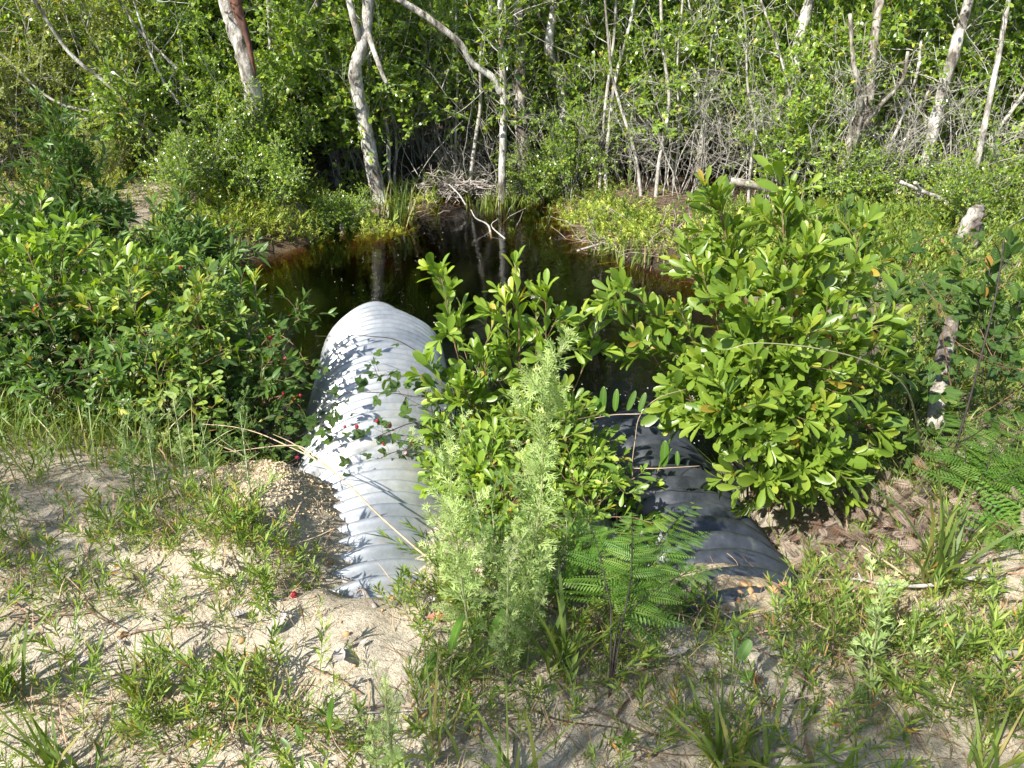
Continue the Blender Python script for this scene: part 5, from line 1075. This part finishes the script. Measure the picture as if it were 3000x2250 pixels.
r2 = np.random.default_rng(90); STN = []
for k in range(5): mb = MB(); mb.add(*stone(r2, 1.)); STN.append(mb.mesh('stone', M['stone'], True))
for k, (px, py, s) in enumerate([(2180, 1722, .017), (2198, 1738, .014), (2168, 1742, .012), (2160, 1738, .009), (2265, 1732, .016), (2278, 1738, .01), (2165, 1765, .012), (2225, 1722, .009), (2248, 1816, .012), (2275, 1836, .009), (2222, 1842, .007), (2235, 1860, .006), (2262, 1872, .01), (2300, 1893, .009), (2150, 1730, .01),
        (2195, 1712, .009), (2210, 1750, .008), (2190, 1800, .007), (2040, 1850, .007), (2060, 1700, .008), (2290, 1760, .008), (2130, 1790, .008)]):
    q = G(px, py); o = bpy.data.objects.new('stone', STN[k % 5]); C.objects.link(o); o.location = (q[0], q[1], hz(q[0], q[1]) + s * .25); o.scale = (s * 1.15,) * 3; o.rotation_euler.z = k * 1.3
    tag(o, 'small orange ironstone on the sand around the buried end of the black pipe', 'stone', 'ironstones by the black pipe')
for k, (px, py, s, lab) in enumerate([(968, 1648, .012, 'orange stone resting against the near end of the pale pipe'), (358, 1862, .012, 'orange stone on the sand at the lower left'), (1015, 1865, .01, 'orange stone on bare sand below the pale pipe foot'), (710, 1885, .009, 'small orange stone left of the standing grey leaf'), (1150, 1757, .009, 'reddish stone at the foot of the pale pipe')]):
    q = G(px, py); o = bpy.data.objects.new('stone', STN[k % 5]); C.objects.link(o); o.location = (q[0], q[1], hz(q[0], q[1]) + s * .3); o.scale = (s * 1.2,) * 3; tag(o, lab, 'stone')
STT = [stone(np.random.default_rng(k), 1.) for k in range(4)]
mb = MB(); x, y, z = scatter_on(3500, NEAR, lambda x, y: (.3 + np.exp(-((x - .8) / .4) ** 2 - ((y - 1.85) / .25) ** 2) + np.exp(-((x + .5) / .4) ** 2 - ((y - 1.75) / .4) ** 2)) * ~on_pipe(x, y), r2)
w_ = r2.integers(0, 4, len(x))
for k in range(4): q = w_ == k; mb.inst(STT[k], np.stack([x[q], y[q], z[q] + .001], -1), Rz(r2.uniform(0, 6, q.sum()), r2.uniform(.0015, .006, q.sum())))
tag(mb.build('gravel', M['stone'], smooth=True), kind='stuff')
# crumbly earth banked against the pale pipe
mb = MB(); n = 6500; x = -.84 + r2.normal(0, .17, n); y = 2.42 + r2.normal(0, .30, n); k_ = ~on_pipe(x, y); x, y = x[k_], y[k_]; z = height(x, y); w_ = r2.integers(0, 4, len(x))
for k in range(4): q = w_ == k; mb.inst(STT[k], np.stack([x[q], y[q], z[q]], -1), Rz(r2.uniform(0, 6, q.sum()), (.0016 + .0065 * r2.random(q.sum()) ** 3)))
M['clod'] = plain_mat('crumbly_earth', (.50, .37, .21), (.70, .58, .40), 30, .95, .5); tag(mb.build('earth_clods', M['clod'], smooth=True), kind='stuff')
DL = leaf_tpl([(0, .01), (.08, .06), (.3, .16), (.55, .18), (.8, .12), (1, 0)], .55, -.25)
for k, (px, py, l, a, mt, lab) in enumerate([(815, 1845, .10, 1.0, 'deadleaf', 'grey dead leaf standing up on the bare sand left of the pale pipe foot'), (1000, 1945, .10, -1.1, 'deadleaf', 'grey dead leaf lying on the bare sand below the pale pipe'), (65, 1885, .085, .5, 'deadleaf', 'pale dead leaf on the sand at the left edge'),
        (230, 1970, .09, .3, 'deadleaf', 'pale dead leaf in the lower left weeds'), (780, 2045, .07, -.4, 'redleaf', 'red brown dead leaf at the lower left'), (1285, 1825, .09, -.3, 'redleaf', 'brown curled leaf under the feathery weeds'), (1265, 1775, .05, 0, 'deadleaf', 'brown leaf right of the pale pipe foot'),
        (2215, 2010, .06, -1.2, 'redleaf', 'red brown leaf beside the broad dark leaves'), (2290, 1725, .045, .3, 'redleaf', 'dark red curled leaf among the ironstones'), (1980, 1930, .08, .1, 'deadleaf', 'pale grey leaf in the sand below the green fern'), (2460, 1880, .03, .2, 'deadleaf', 'small white leaf left of the bright feathery weed'),
        (700, 1815, .07, -.1, 'deadleaf', 'pale leaf lying flat behind the standing grey leaf'), (355, 1895, .04, -.9, 'deadleaf', 'dark grey leaf near the orange stone at the lower left'), (1065, 1900, .035, .7, 'deadleaf', 'small dark leaf on the bare sand below the pale pipe')]):
    q = G(px, py); mb = MB(); l *= .8; put_leaves(mb, DL, np.zeros((1, 3)), np.array([[math.cos(a), math.sin(a), .06]]), np.array([[-.1, -.15, .95]]), [l], [1.1], [.5]); o = mb.build('dead_leaf', M[mt], smooth=True); o.location = (q[0] - l * .5 * math.cos(a), q[1] - l * .5 * math.sin(a), hz(q[0], q[1]) + .012); tag(o, lab, 'dead leaf')
o = bpy.data.objects.new('berry', BER); C.objects.link(o); q = G(862, 1752); o.location = (q[0], q[1], hz(q[0], q[1]) + .008); o.scale = (1.1,) * 3; tag(o, 'single fallen red berry on the sand left of the pale pipe foot', 'berry')
m, t, b, out = nodes('bubble_film'); b.inputs['Base Color'].default_value = (.75, .72, .66, 1); b.inputs['Roughness'].default_value = .1; b.inputs['Alpha'].default_value = .55; M['bubble'] = m
mb = MB(); r2 = np.random.default_rng(95); x = r2.uniform(-3, 2.8, 1500); y = r2.uniform(3.7, 8.6, 1500); d = pond_d(x, y); k_ = (d < -.05) & (r2.random(1500) < .08 + 1.6 * np.clip(fbm(x * 1.1, y * 1.1, 3) - .12, 0, 1)); x, y = x[k_], y[k_]
x = np.concatenate([x, r2.normal(.75, .28, 110)]); y = np.concatenate([y, r2.normal(4.15, .18, 110)])
T8 = stone(np.random.default_rng(3), 1.); mb.inst(T8, np.stack([x, y, np.full(len(x), WZ + .001)], -1), Rz(r2.uniform(0, 6, len(x)), r2.uniform(.0015, .0055, len(x))))
for cx, cy in [(.55, 4.35), (.75, 4.25), (.85, 4.05), (1.0, 4.2), (1.15, 4.7), (1.2, 4.5), (.45, 4.1), (1.3, 4.05), (.2, 6.4), (-.6, 5.8)]:
    n = 16; mb.inst(T8, np.stack([cx + r2.normal(0, .022, n), cy + r2.normal(0, .014, n), np.full(n, WZ + .001)], -1), Rz(r2.uniform(0, 6, n), r2.uniform(.004, .009, n)))
tag(mb.build('water_bubbles', M['bubble'], smooth=True), kind='stuff')
